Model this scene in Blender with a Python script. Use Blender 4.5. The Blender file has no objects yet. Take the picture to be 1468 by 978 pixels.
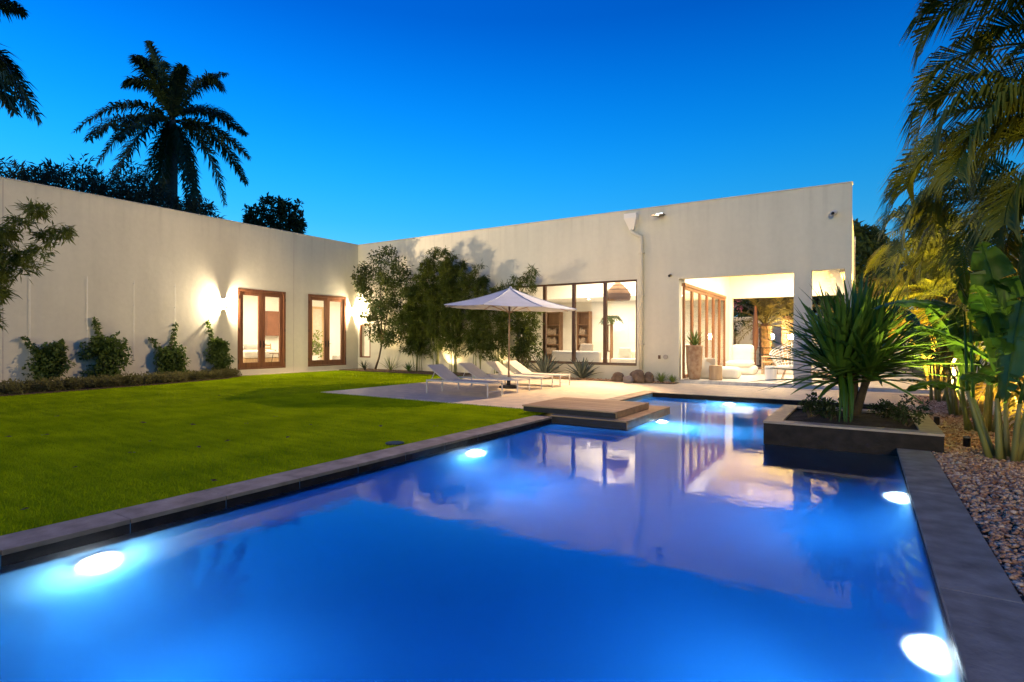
import bpy, math, random
import numpy as np
from mathutils import Vector, Matrix
R = math.radians
sc = bpy.context.scene
COL = sc.collection
rng = np.random.default_rng(7)
random.seed(7)

# ------------------------------------------------------------------ camera
F, CX, CY, H = 793., 734., 489., 1.35
ROLL, TH, PIT = 0.0034, math.atan(504/793.), math.atan(1.7/793.)
_fw = Vector((-math.sin(TH), math.cos(TH), 0)); _rt = Vector((math.cos(TH), math.sin(TH), 0)); _z = Vector((0, 0, 1))
_up = _fw*math.sin(PIT)+_z*math.cos(PIT)
CR = _rt*math.cos(ROLL)+_up*math.sin(ROLL)
CU = _up*math.cos(ROLL)-_rt*math.sin(ROLL)
CF = _fw*math.cos(PIT)-_z*math.sin(PIT)
cd = bpy.data.cameras.new('camera'); cam = bpy.data.objects.new('camera', cd); COL.objects.link(cam); sc.camera = cam
cd.sensor_width = 36; cd.lens = 36*F/1468; cd.clip_end = 3000; cd.clip_start = .05
mw = Matrix((CR, CU, -CF)).transposed().to_4x4(); mw.translation = (0, 0, H); cam.matrix_world = mw
def ray(px, py): return CR*(px-CX)+CU*(CY-py)+CF*F
def at_z(px, py, z=0):
    d = ray(px, py); return Vector((0, 0, H))+d*((z-H)/d.z)
def at_y(px, py, y):
    d = ray(px, py); return Vector((0, 0, H))+d*(y/d.y)
def at_x(px, py, x):
    d = ray(px, py); return Vector((0, 0, H))+d*(x/d.x)

# ------------------------------------------------------------------ materials
def newmat(name):
    m = bpy.data.materials.new(name); m.use_nodes = True
    nt = m.node_tree; return m, nt, nt.nodes, nt.links, nt.nodes['Principled BSDF']
def pm(name, col, rough=.6, var=.12, scale=3., bump=0., bscale=40., metal=0., spec=.5, col2=None, stretch=None, detail=6.):
    """procedural surface: base colour broken up by two noises, roughness noise, optional bump"""
    m, nt, N, L, b = newmat(name)
    tc = N.new('ShaderNodeTexCoord'); mp = N.new('ShaderNodeMapping'); L.new(tc.outputs['Object'], mp.inputs[0])
    if stretch: mp.inputs['Scale'].default_value = stretch
    n = N.new('ShaderNodeTexNoise'); n.inputs['Scale'].default_value = scale; n.inputs['Detail'].default_value = detail
    L.new(mp.outputs[0], n.inputs['Vector'])
    r = N.new('ShaderNodeValToRGB')
    c = Vector(col); c2 = Vector(col2) if col2 else None
    lo = c*(1-var) if c2 is None else c; hi = c*(1+var) if c2 is None else c2
    r.color_ramp.elements[0].color = (*lo, 1); r.color_ramp.elements[1].color = (*hi, 1)
    r.color_ramp.elements[0].position = .3; r.color_ramp.elements[1].position = .7
    L.new(n.outputs['Fac'], r.inputs[0]); L.new(r.outputs[0], b.inputs['Base Color'])
    b.inputs['Roughness'].default_value = rough; b.inputs['Metallic'].default_value = metal
    b.inputs['Specular IOR Level'].default_value = spec
    if bump:
        n2 = N.new('ShaderNodeTexNoise'); n2.inputs['Scale'].default_value = bscale; n2.inputs['Detail'].default_value = 5
        L.new(mp.outputs[0], n2.inputs['Vector'])
        bp = N.new('ShaderNodeBump'); bp.inputs['Strength'].default_value = bump; bp.inputs['Distance'].default_value = .02
        L.new(n2.outputs['Fac'], bp.inputs['Height']); L.new(bp.outputs[0], b.inputs['Normal'])
    return m
def emis(name, col, s):
    m, nt, N, L, b = newmat(name)
    b.inputs['Base Color'].default_value = (.8, .8, .8, 1); b.inputs['Emission Color'].default_value = (*col, 1); b.inputs['Emission Strength'].default_value = s
    return m
def leafmat(name, a, b_, scale=1.5, trans=.35, rough=.45, vein=None):
    m, nt, N, L, b = newmat(name)
    tc = N.new('ShaderNodeTexCoord'); n = N.new('ShaderNodeTexNoise'); n.inputs['Scale'].default_value = scale; n.inputs['Detail'].default_value = 8
    L.new(tc.outputs['Object'], n.inputs['Vector'])
    r = N.new('ShaderNodeValToRGB'); r.color_ramp.elements[0].position = .32; r.color_ramp.elements[1].position = .68
    r.color_ramp.elements[0].color = (*a, 1); r.color_ramp.elements[1].color = (*b_, 1)
    L.new(n.outputs['Fac'], r.inputs[0]); L.new(r.outputs[0], b.inputs['Base Color'])
    b.inputs['Roughness'].default_value = rough; b.inputs['Specular IOR Level'].default_value = .35
    t = N.new('ShaderNodeBsdfTranslucent'); L.new(r.outputs[0], t.inputs['Color'])
    mx = N.new('ShaderNodeMixShader'); mx.inputs[0].default_value = trans
    L.new(b.outputs[0], mx.inputs[1]); L.new(t.outputs[0], mx.inputs[2]); L.new(mx.outputs[0], N['Material Output'].inputs[0])
    return m
def glassmat(name, tint=(1, 1, 1), refl=1.):
    m, nt, N, L, b = newmat(name); N.remove(b)
    t = N.new('ShaderNodeBsdfTransparent'); t.inputs[0].default_value = (*tint, 1)
    g = N.new('ShaderNodeBsdfGlossy'); g.inputs['Roughness'].default_value = .02
    f = N.new('ShaderNodeFresnel'); ge = N.new('ShaderNodeNewGeometry'); mr = N.new('ShaderNodeMapRange'); mr.inputs['To Min'].default_value = 1.42; mr.inputs['To Max'].default_value = 1/1.42
    L.new(ge.outputs['Backfacing'], mr.inputs['Value']); L.new(mr.outputs[0], f.inputs[0])
    mx = N.new('ShaderNodeMixShader'); L.new(f.outputs[0], mx.inputs[0]); L.new(t.outputs[0], mx.inputs[1]); L.new(g.outputs[0], mx.inputs[2])
    L.new(mx.outputs[0], N['Material Output'].inputs[0]); return m
def stuccomat(name, col):
    """painted render: fine trowel bump, faint vertical run-off and broad blotches"""
    m, nt, N, L, b = newmat(name)
    tc = N.new('ShaderNodeTexCoord')
    def noise(scale, stretch, det=6):
        mp = N.new('ShaderNodeMapping'); mp.inputs['Scale'].default_value = stretch; L.new(tc.outputs['Object'], mp.inputs[0])
        n = N.new('ShaderNodeTexNoise'); n.inputs['Scale'].default_value = scale; n.inputs['Detail'].default_value = det
        L.new(mp.outputs[0], n.inputs['Vector']); return n.outputs['Fac']
    blot = noise(.55, (1, 1, 1)); run = noise(2.2, (1, 1, .12)); fine = noise(60, (1, 1, 1), 4); mid = noise(7, (1, 1, 1))
    a = N.new('ShaderNodeMath'); a.operation = 'ADD'; L.new(blot, a.inputs[0]); L.new(run, a.inputs[1])
    a2 = N.new('ShaderNodeMath'); a2.operation = 'MULTIPLY_ADD'; a2.inputs[1].default_value = .5; L.new(mid, a2.inputs[0]); L.new(a.outputs[0], a2.inputs[2])
    r = N.new('ShaderNodeValToRGB'); c = Vector(col)
    r.color_ramp.elements[0].position = .85/2; r.color_ramp.elements[1].position = 1.65/2
    hv = N.new('ShaderNodeMath'); hv.operation = 'MULTIPLY'; hv.inputs[1].default_value = .5; L.new(a2.outputs[0], hv.inputs[0])
    r.color_ramp.elements[0].color = (*(c*.88), 1); r.color_ramp.elements[1].color = (*(c*1.05), 1)
    L.new(hv.outputs[0], r.inputs[0]); b.inputs['Roughness'].default_value = .85
    sp = N.new('ShaderNodeSeparateXYZ'); ge = N.new('ShaderNodeNewGeometry'); L.new(ge.outputs['Position'], sp.inputs[0])
    def band(z0, z1):
        q = N.new('ShaderNodeMapRange'); q.inputs['From Min'].default_value = z0; q.inputs['From Max'].default_value = z1; L.new(sp.outputs['Z'], q.inputs['Value']); return q.outputs[0]
    drip = noise(5., (1, 1, .035), 5); dr2 = N.new('ShaderNodeMapRange'); dr2.inputs['From Min'].default_value = .52; dr2.inputs['From Max'].default_value = .72; L.new(drip, dr2.inputs['Value'])
    d1 = N.new('ShaderNodeMath'); d1.operation = 'MULTIPLY'; L.new(dr2.outputs[0], d1.inputs[0]); L.new(band(4.4, 5.7), d1.inputs[1])
    d2 = N.new('ShaderNodeMath'); d2.operation = 'MULTIPLY'; L.new(band(.5, .0), d2.inputs[0]); L.new(mid, d2.inputs[1])
    d3 = N.new('ShaderNodeMath'); d3.operation = 'MULTIPLY_ADD'; d3.inputs[1].default_value = 1.1; L.new(d2.outputs[0], d3.inputs[0]); L.new(d1.outputs[0], d3.inputs[2])
    d4 = N.new('ShaderNodeMath'); d4.operation = 'MULTIPLY'; d4.inputs[1].default_value = .22; d4.use_clamp = True; L.new(d3.outputs[0], d4.inputs[0])
    dm = N.new('ShaderNodeMix'); dm.data_type = 'RGBA'; L.new(d4.outputs[0], dm.inputs['Factor']); L.new(r.outputs[0], dm.inputs['A']); dm.inputs['B'].default_value = (.22, .19, .15, 1); L.new(dm.outputs['Result'], b.inputs['Base Color'])
    b.inputs['Specular IOR Level'].default_value = .2
    s = N.new('ShaderNodeMath'); s.operation = 'MULTIPLY_ADD'; s.inputs[1].default_value = 2.5; L.new(mid, s.inputs[0]); L.new(fine, s.inputs[2])
    bp = N.new('ShaderNodeBump'); bp.inputs['Strength'].default_value = .25; bp.inputs['Distance'].default_value = .008
    L.new(s.outputs[0], bp.inputs['Height']); L.new(bp.outputs[0], b.inputs['Normal'])
    return m
def tilemat(name, col, joint, sx, sy, off=.0, rough=.45, var=.1, jw=.006, bump=.3, noise=4., rot=0.):
    """stone slabs laid in the XY plane"""
    m, nt, N, L, b = newmat(name)
    tc = N.new('ShaderNodeTexCoord'); mp = N.new('ShaderNodeMapping'); mp.inputs['Rotation'].default_value = (0, 0, rot); L.new(tc.outputs['Object'], mp.inputs[0])
    br = N.new('ShaderNodeTexBrick'); br.offset = off; br.inputs['Scale'].default_value = 1.
    br.inputs['Brick Width'].default_value = sx; br.inputs['Row Height'].default_value = sy; br.inputs['Mortar Size'].default_value = jw; br.inputs['Mortar Smooth'].default_value = .2
    c = Vector(col)
    br.inputs['Color1'].default_value = (*(c*(1-var)), 1); br.inputs['Color2'].default_value = (*(c*(1+var)), 1); br.inputs['Mortar'].default_value = (*joint, 1)
    L.new(mp.outputs[0], br.inputs['Vector'])
    n = N.new('ShaderNodeTexNoise'); n.inputs['Scale'].default_value = noise; n.inputs['Detail'].default_value = 9; n.inputs['Roughness'].default_value = .65; L.new(tc.outputs['Object'], n.inputs['Vector'])
    mx = N.new('ShaderNodeMix'); mx.data_type = 'RGBA'; mx.blend_type = 'MULTIPLY'; mx.inputs['Factor'].default_value = 1
    r = N.new('ShaderNodeValToRGB'); r.color_ramp.elements[0].position = .3; r.color_ramp.elements[1].position = .7
    r.color_ramp.elements[0].color = (.66, .66, .68, 1); r.color_ramp.elements[1].color = (1.15, 1.13, 1.1, 1); L.new(n.outputs['Fac'], r.inputs[0])
    L.new(br.outputs['Color'], mx.inputs['A']); L.new(r.outputs[0], mx.inputs['B']); L.new(mx.outputs['Result'], b.inputs['Base Color'])
    rr = N.new('ShaderNodeMapRange'); rr.inputs['To Min'].default_value = rough-.12; rr.inputs['To Max'].default_value = rough+.15; L.new(n.outputs['Fac'], rr.inputs['Value']); L.new(rr.outputs[0], b.inputs['Roughness'])
    bp = N.new('ShaderNodeBump'); bp.inputs['Strength'].default_value = bump; bp.inputs['Distance'].default_value = .006
    ad = N.new('ShaderNodeMath'); ad.operation = 'MULTIPLY_ADD'; ad.inputs[1].default_value = -1.5; L.new(br.outputs['Fac'], ad.inputs[0]); L.new(n.outputs['Fac'], ad.inputs[2])
    L.new(ad.outputs[0], bp.inputs['Height']); L.new(bp.outputs[0], b.inputs['Normal'])
    return m
def woodmat(name, a, b_, axis='X', rough=.5, scale=6.):
    st = {'X': (.08, 1, 1), 'Y': (1, .08, 1), 'Z': (1, 1, .08)}[axis]
    return pm(name, a, rough, scale=scale*3, col2=b_, stretch=st, bump=.15, bscale=60)

M = dict(
    stucco=stuccomat('stucco', (.63, .60, .48)),
    white=pm('white_plaster', (.80, .77, .70), .8, .04, 2., .05, 80),
    ceil=pm('ceiling_paint', (.82, .80, .75), .85, .03, 1.5),
    floor=tilemat('pale_floor_tile', (.66, .63, .57), (.5, .47, .42), .9, .9, rough=.3, var=.03),
    roof=pm('roof_membrane', (.45, .43, .40), .9, .15, 2.),
    patio=tilemat('limestone_paving', (.64, .53, .40), (.42, .35, .27), 1.2, .8, .5, rough=.42, var=.05, jw=.005),
    coping=pm('coping_stone', (.22, .18, .135), .65, .0, 5., .35, 28, spec=.12, col2=(.42, .35, .27), detail=10.),
    facet=pm('basalt_facing', (.014, .012, .011), .6, .0, 6., .25, 24, spec=.12, col2=(.034, .027, .024), detail=10.),  # dark stone, darkened further for low fronts that get little light
    grout=pm('grout', (.55, .53, .5), .8, .05),
    deck=woodmat('deck_boards', (.26, .165, .08), (.46, .31, .165), 'X', .5, 2.),
    deckdark=pm('dark_stone_edge', (.016, .014, .013), .65, spec=.12, var=.3, scale=6., bump=.2, bscale=30) if 0 else pm('dark_stone_edge', (.016, .014, .013), .65, .3, 6., .2, 30),  # dark edge stone, with shade on the step fronts put into its colour
    frame=woodmat('brown_timber', (.12, .048, .024), (.21, .085, .04), 'Z', .42),
    framedark=pm('bronze_frame', (.11, .055, .028), .35, .2, 5., metal=.2),
    slat=woodmat('red_brown_timber', (.19, .075, .03), (.29, .12, .05), 'Z', .45),
    glass=glassmat('window_glass'),
    soil=pm('dark_soil', (.025, .017, .012), .95, .4, 14., .8, 50),
    mulch=pm('bark_mulch', (.09, .055, .032), .95, .5, 18., .9, 60),
    earth=pm('earth', (.10, .085, .06), .95, .3, 2., .3, 30),
    metal=pm('white_metal', (.50, .49, .48), .38, .06, 6., metal=.1),
    sling=pm('cream_sling_fabric', (.56, .49, .40), .8, .05, 4., .25, 300),
    canvas=pm('white_canvas', (.39, .44, .54), .85, .06, 3., .15, 200),
    pole=woodmat('umbrella_pole_wood', (.25, .16, .10), (.36, .25, .16), 'Z', .45),
    darkmetal=pm('dark_metal', (.03, .028, .026), .4, .2, 8., metal=.6),
    sconce=pm('sconce_metal', (.35, .32, .28), .4, .1, 6., metal=.7),
    bulb=emis('lamp_glass', (1, .84, .6), 22.),
    bulb2=emis('lantern_glass', (1, .86, .62), 30.),
    floodg=emis('flood_glass', (.8, .9, 1.), 5.),
    poolg=emis('pool_lens', (.95, .98, 1.), 110.),
    down=emis('downlight_lens', (1, .85, .62), 18.),
    cable=pm('wire', (.75, .74, .7), .5, .05),
    sofa=pm('cream_upholstery', (.72, .68, .60), .9, .05, 5., .2, 150),
    cushion=pm('beige_cushion', (.55, .47, .37), .9, .1, 8., .2, 150),
    grey=pm('grey_upholstery', (.42, .40, .37), .9, .08, 5., .2, 150),
    oak=woodmat('light_oak', (.42, .27, .14), (.58, .40, .22), 'Z', .5),
    walnut=woodmat('walnut', (.16, .08, .04), (.26, .14, .07), 'Z', .5),
    book=pm('book_spines', (.30, .22, .16), .7, .6, 30.),
    rattan=pm('woven_rattan', (.17, .09, .035), .7, .3, 40., .6, 90),
    pot=pm('weathered_terracotta', (.50, .36, .23), .8, .0, 7., .4, 30, col2=(.28, .15, .08)),
    stone=pm('boulder', (.07, .045, .03), .85, .0, 6., .7, 14, col2=(.20, .14, .10)),
    stonegrey=pm('grey_boulder', (.19, .17, .17), .85, .2, 6., .6, 14),
    trunk=pm('palm_trunk', (.16, .13, .10), .9, .3, 6., .8, 20, stretch=(1, 1, 3)),
    bark=pm('bark', (.10, .075, .05), .9, .3, 8., .8, 25, stretch=(1, 1, .3)),
    orangetrunk=pm('date_palm_trunk', (.25, .15, .08), .95, .4, 10., 1., 16),
    culm=pm('bamboo_culm', (.16, .17, .06), .45, .3, 3., .1, 20, stretch=(1, 1, 3)),
    stalk=pm('banana_stalk', (.11, .14, .03), .5, .0, 5., .2, 20, col2=(.30, .26, .09), stretch=(1, 1, .15)),
    arecastem=pm('areca_stem', (.28, .22, .06), .5, .35, 4., .1, 12, stretch=(.4, .4, 2)),
    l_palm=leafmat('royal_palm_leaf', (.03, .055, .016), (.07, .105, .03)),
    l_areca=leafmat('areca_leaf', (.06, .09, .008), (.19, .20, .022), .9),
    l_areca_lit=leafmat('areca_leaf_lit', (.16, .13, .02), (.30, .22, .035), 1.1),  # areca leaf with the uplights' yellow put into its colour
    l_banana=leafmat('banana_leaf', (.02, .07, .008), (.065, .14, .016), 2.5, .16, .36),
    l_yucca=leafmat('strap_leaf', (.04, .11, .014), (.11, .21, .032), 2.5, .22, .38),
    l_bamboo=leafmat('bamboo_leaf', (.032, .058, .008), (.10, .125, .018), 1.2),
    l_bamboo2=leafmat('bamboo_leaf_pale', (.06, .09, .010), (.17, .19, .03), 1.2),
    l_tree=leafmat('small_tree_leaf', (.03, .06, .014), (.10, .12, .03), 1.6),
    l_vine=leafmat('vine_leaf', (.045, .085, .016), (.13, .18, .04), 4.),
    l_hedge=leafmat('hedge_leaf', (.03, .05, .028), (.06, .085, .045), .6),
    l_dark=leafmat('dark_tree_leaf', (.025, .05, .018), (.06, .095, .03), .8),
    l_agave=leafmat('agave_leaf', (.045, .06, .055), (.10, .12, .10), 5., .1),
    l_cover=leafmat('ground_cover_leaf', (.08, .08, .025), (.20, .18, .06), 3.),
    l_shrub=leafmat('shrub_leaf', (.022, .045, .015), (.06, .085, .03), 6.),
    l_date=leafmat('date_palm_leaf', (.11, .10, .03), (.22, .18, .06), 1.),
    l_dry=leafmat('dry_leaf', (.05, .03, .015), (.10, .06, .025), 6., .1),
    l_flower=leafmat('pink_flower', (.45, .12, .2), (.6, .25, .3), 6.),
    brownpanel=pm('brown_panel', (.20, .085, .05), .5, .12, 4.),
    green=leafmat('garden_green', (.10, .16, .03), (.25, .30, .07), 2.),
)
def grassmat():
    m, nt, N, L, b = newmat('turf')
    tc = N.new('ShaderNodeTexCoord')
    n = N.new('ShaderNodeTexNoise'); n.inputs['Scale'].default_value = 1.3; n.inputs['Detail'].default_value = 8; L.new(tc.outputs['Object'], n.inputs['Vector'])
    mp = N.new('ShaderNodeMapping'); mp.inputs['Scale'].default_value = (.7, 5.5, 1); mp.inputs['Rotation'].default_value = (0, 0, .35); L.new(tc.outputs['Object'], mp.inputs[0])
    n2 = N.new('ShaderNodeTexNoise'); n2.inputs['Scale'].default_value = 1.6; n2.inputs['Detail'].default_value = 9; n2.inputs['Roughness'].default_value = .65; L.new(mp.outputs[0], n2.inputs['Vector'])
    a = N.new('ShaderNodeMath'); a.operation = 'ADD'; L.new(n.outputs['Fac'], a.inputs[0]); L.new(n2.outputs['Fac'], a.inputs[1])
    h = N.new('ShaderNodeMath'); h.operation = 'MULTIPLY'; h.inputs[1].default_value = .5; L.new(a.outputs[0], h.inputs[0])
    r = N.new('ShaderNodeValToRGB'); r.color_ramp.elements[0].position = .33; r.color_ramp.elements[1].position = .68
    r.color_ramp.elements[0].color = (.125, .215, .001, 1); r.color_ramp.elements[1].color = (.38, .49, .003, 1)
    L.new(h.outputs[0], r.inputs[0]); L.new(r.outputs[0], b.inputs['Base Color']); b.inputs['Roughness'].default_value = .8; b.inputs['Specular IOR Level'].default_value = .02
    t = N.new('ShaderNodeBsdfTranslucent'); L.new(r.outputs[0], t.inputs[0]); mx = N.new('ShaderNodeMixShader'); mx.inputs[0].default_value = .3
    L.new(b.outputs[0], mx.inputs[1]); L.new(t.outputs[0], mx.inputs[2]); L.new(mx.outputs[0], N['Material Output'].inputs[0])
    return m
M['grass'] = grassmat()
def pebblemat():
    m, nt, N, L, b = newmat('pebble')
    tc = N.new('ShaderNodeTexCoord'); v = N.new('ShaderNodeTexVoronoi'); v.inputs['Scale'].default_value = 22; L.new(tc.outputs['Object'], v.inputs['Vector'])
    r = N.new('ShaderNodeValToRGB'); e = r.color_ramp.elements
    e[0].color = (.18, .08, .04, 1); e[1].color = (.66, .50, .36, 1); x = e.new(.4); x.color = (.42, .22, .12, 1); x = e.new(.75); x.color = (.50, .33, .21, 1)
    s = N.new('ShaderNodeSeparateColor'); L.new(v.outputs['Color'], s.inputs[0]); L.new(s.outputs[0], r.inputs[0]); L.new(r.outputs[0], b.inputs['Base Color']); b.inputs['Roughness'].default_value = .6
    return m
M['pebble'] = pebblemat()
def pooltile():
    m, nt, N, L, b = newmat('pool_tile')
    tc = N.new('ShaderNodeTexCoord'); n = N.new('ShaderNodeTexNoise'); n.inputs['Scale'].default_value = .8; n.inputs['Detail'].default_value = 6; L.new(tc.outputs['Object'], n.inputs['Vector'])
    r = N.new('ShaderNodeValToRGB'); r.color_ramp.elements[0].color = (.20, .44, .60, 1); r.color_ramp.elements[1].color = (.28, .54, .68, 1); L.new(n.outputs['Fac'], r.inputs[0]); L.new(r.outputs[0], b.inputs['Base Color'])
    b.inputs['Roughness'].default_value = .6; return m
M['pooltile'] = pooltile()
def watermat():
    m, nt, N, L, b = newmat('pool_water'); N.remove(b)
    tc = N.new('ShaderNodeTexCoord')
    n = N.new('ShaderNodeTexNoise'); n.inputs['Scale'].default_value = 1.6; n.inputs['Detail'].default_value = 5; n.inputs['Roughness'].default_value = .55; L.new(tc.outputs['Object'], n.inputs['Vector'])
    n2 = N.new('ShaderNodeTexNoise'); n2.inputs['Scale'].default_value = 8.; n2.inputs['Detail'].default_value = 3; L.new(tc.outputs['Object'], n2.inputs['Vector'])
    ad = N.new('ShaderNodeMath'); ad.operation = 'MULTIPLY_ADD'; ad.inputs[1].default_value = .24; L.new(n2.outputs['Fac'], ad.inputs[0]); L.new(n.outputs['Fac'], ad.inputs[2])
    bp = N.new('ShaderNodeBump'); bp.inputs['Strength'].default_value = .14; bp.inputs['Distance'].default_value = .02; L.new(ad.outputs[0], bp.inputs['Height'])
    rf = N.new('ShaderNodeBsdfRefraction'); rf.inputs['IOR'].default_value = 1.33; rf.inputs['Roughness'].default_value = .34; L.new(bp.outputs[0], rf.inputs['Normal'])
    gl = N.new('ShaderNodeBsdfGlossy'); gl.inputs['Roughness'].default_value = .03; L.new(bp.outputs[0], gl.inputs['Normal'])
    fr = N.new('ShaderNodeFresnel'); fr.inputs['IOR'].default_value = 1.48; L.new(bp.outputs[0], fr.inputs['Normal'])
    mx = N.new('ShaderNodeMixShader'); L.new(fr.outputs[0], mx.inputs[0]); L.new(rf.outputs[0], mx.inputs[1]); L.new(gl.outputs[0], mx.inputs[2]); L.new(mx.outputs[0], N['Material Output'].inputs['Surface'])
    va = N.new('ShaderNodeVolumeAbsorption'); va.inputs['Color'].default_value = (.0, .61, .96, 1); va.inputs['Density'].default_value = .8
    L.new(va.outputs[0], N['Material Output'].inputs['Volume'])
    return m
M['water'] = watermat()

# ------------------------------------------------------------------ mesh helpers
class MB:
    def __init__(s): s.v = []; s.f = []; s.n = 0; s.big = []
    def add(s, verts, faces):
        b = s.n; s.v.extend([tuple(p) for p in verts]); s.f.extend([tuple(i+b for i in f) for f in faces]); s.n += len(verts); return s
    def box(s, x0, x1, y0, y1, z0, z1):
        if x0 > x1: x0, x1 = x1, x0
        if y0 > y1: y0, y1 = y1, y0
        if z0 > z1: z0, z1 = z1, z0
        return s.add([(x0,y0,z0),(x1,y0,z0),(x1,y1,z0),(x0,y1,z0),(x0,y0,z1),(x1,y0,z1),(x1,y1,z1),(x0,y1,z1)],
              [(3,2,1,0),(4,5,6,7),(0,1,5,4),(1,2,6,5),(2,3,7,6),(3,0,4,7)])
    def obox(s, c, ax, ay, az):
        c, ax, ay, az = map(Vector, (c, ax, ay, az))
        vs = [c+ax*i+ay*j+az*k for k in (-1, 1) for i, j in ((-1,-1),(1,-1),(1,1),(-1,1))]
        return s.add(vs, [(3,2,1,0),(4,5,6,7),(0,1,5,4),(1,2,6,5),(2,3,7,6),(3,0,4,7)])
    def tube(s, pts, rad, n=8, cap=True):
        pts = [Vector(p) for p in pts]
        rad = rad if hasattr(rad, '__len__') else [rad]*len(pts)
        vs = []; fs = []
        u = None
        for i, p in enumerate(pts):
            t = (pts[min(i+1, len(pts)-1)]-pts[max(i-1, 0)])
            if t.length < 1e-9: t = Vector((0, 0, 1))
            t.normalize()
            if u is None: u = t.cross(Vector((1, 0, 0)) if abs(t.x) < .8 else Vector((0, 1, 0))).normalized()
            else: u = (u-t*u.dot(t)).normalized()
            w = t.cross(u)
            for k in range(n):
                a = 2*math.pi*k/n; vs.append(p+(u*math.cos(a)+w*math.sin(a))*rad[i])
        for i in range(len(pts)-1):
            for k in range(n):
                k2 = (k+1) % n; fs.append((i*n+k, i*n+k2, (i+1)*n+k2, (i+1)*n+k))
        if cap: fs.append(tuple(range(n-1, -1, -1))); fs.append(tuple((len(pts)-1)*n+k for k in range(n)))
        return s.add(vs, fs)
    def lathe(s, c, prof, n=24, sq=1.):
        c = Vector(c); vs = []; fs = []
        for r, z in prof:
            for k in range(n):
                a = 2*math.pi*k/n; vs.append(c+Vector((math.cos(a)*r, math.sin(a)*r*sq, z)))
        for i in range(len(prof)-1):
            for k in range(n):
                k2 = (k+1) % n; fs.append((i*n+k, i*n+k2, (i+1)*n+k2, (i+1)*n+k))
        fs.append(tuple(range(n-1, -1, -1))); fs.append(tuple((len(prof)-1)*n+k for k in range(n)))
        return s.add(vs, fs)
    def rbox(s, x0, x1, y0, y1, z0, z1, r=.05, seg=3, puff=.0):
        """soft rounded box (superellipsoid-like) for cushions"""
        cx, cy, cz = (x0+x1)/2, (y0+y1)/2, (z0+z1)/2; hx, hy, hz = abs(x1-x0)/2, abs(y1-y0)/2, abs(z1-z0)/2
        n = 10; vs = []; fs = []; idx = {}
        def sp(t, h):
            t = max(-1, min(1, t)); return t
        def key(p): return tuple(round(q, 5) for q in p)
        r = min(r, hx, hy, hz)
        for axis in range(3):
            for sg in (-1, 1):
                g = []
                for i in range(n+1):
                    row = []
                    for j in range(n+1):
                        a, b = [math.sin((q/n*2-1)*math.pi/2) for q in (i, j)]
                        p = [0, 0, 0]; p[axis] = sg; p[(axis+1) % 3] = a; p[(axis+2) % 3] = b
                        q = Vector((p[0]*hx, p[1]*hy, p[2]*hz))
                        inn = Vector((max(-(hx-r), min(hx-r, q.x)), max(-(hy-r), min(hy-r, q.y)), max(-(hz-r), min(hz-r, q.z))))
                        d = q-inn
                        if d.length > 1e-9: q = inn+d.normalized()*r
                        if puff:
                            bu = (1-(q.x/hx)**2)*(1-(q.y/hy)**2); q.z += math.copysign(puff*bu, q.z) if abs(q.z) > hz*.5 else 0
                        k = key(q)
                        if k not in idx: idx[k] = len(vs); vs.append(Vector((cx, cy, cz))+q)
                        row.append(idx[k])
                    g.append(row)
                for i in range(n):
                    for j in range(n):
                        f = (g[i][j], g[i+1][j], g[i+1][j+1], g[i][j+1])
                        if sg < 0: f = f[::-1]
                        f2 = []
                        for q in f:
                            if q not in f2: f2.append(q)
                        if len(f2) > 2: fs.append(tuple(f2))
        return s.add(vs, fs)
    def arr(s, V, Fc):
        """numpy verts (n,3) and faces (m,k)"""
        b = s.n; s.v.extend(map(tuple, V.tolist())); s.f.extend(map(tuple, (np.asarray(Fc)+b).tolist())); s.n += len(V); return s
    def build(s, name, mat, parent=None, loc=None, smooth=False, bevel=0., label=None):
        me = bpy.data.meshes.new(name)
        if parent is not None:
            r = parent; o0 = Vector((0, 0, 0))
            while r is not None: o0 += r.location; r = r.parent
        else: o0 = Vector(loc) if loc is not None else Vector((0, 0, 0))
        vs = [(p[0]-o0.x, p[1]-o0.y, p[2]-o0.z) for p in s.v]
        me.from_pydata(vs, [], s.f); me.materials.append(mat)
        if smooth: me.polygons.foreach_set('use_smooth', [True]*len(me.polygons))
        me.update()
        o = bpy.data.objects.new(name, me); COL.objects.link(o)
        if parent is not None: o.parent = parent
        else: o.location = o0
        if bevel:
            bm = o.modifiers.new('bevel', 'BEVEL'); bm.width = bevel; bm.segments = 2; bm.limit_method = 'ANGLE'; bm.angle_limit = R(40)
        if label: o['label'] = label
        return o
def thing(name, label, cat, loc=(0, 0, 0), group=None):
    o = bpy.data.objects.new(name, None); COL.objects.link(o); o.location = loc; o.empty_display_size = .2
    o['label'] = label; o['category'] = cat
    if group: o['group'] = group
    return o
def tag(o, label, cat, group=None):
    o['label'] = label; o['category'] = cat
    if group: o['group'] = group
    return o
def struct(o, kind='structure'): o['kind'] = kind; return o
def copy_tree(o, parent=None):
    c = o.copy(); COL.objects.link(c); c.parent = parent
    for ch in list(o.children): copy_tree(ch, c)
    return c
def lamp(kind, loc, power, col, size=.1, target=None, angle=None, blend=.3, sizey=None, spread=None):
    l = bpy.data.lights.new('lamp_light', kind); o = bpy.data.objects.new('lamp_light', l); COL.objects.link(o); o.location = loc
    l.energy = power; l.color = col
    if kind == 'AREA':
        l.size = size
        if sizey: l.shape = 'RECTANGLE'; l.size_y = sizey
        if spread: l.spread = R(spread)
    else: l.shadow_soft_size = size
    if kind == 'SPOT': l.spot_size = R(angle); l.spot_blend = blend
    o.visible_glossy = False; o.visible_transmission = False; o.visible_camera = False
    if target is not None: o.rotation_euler = (Vector(target)-Vector(loc)).to_track_quat('-Z', 'Y').to_euler()
    return o

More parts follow.
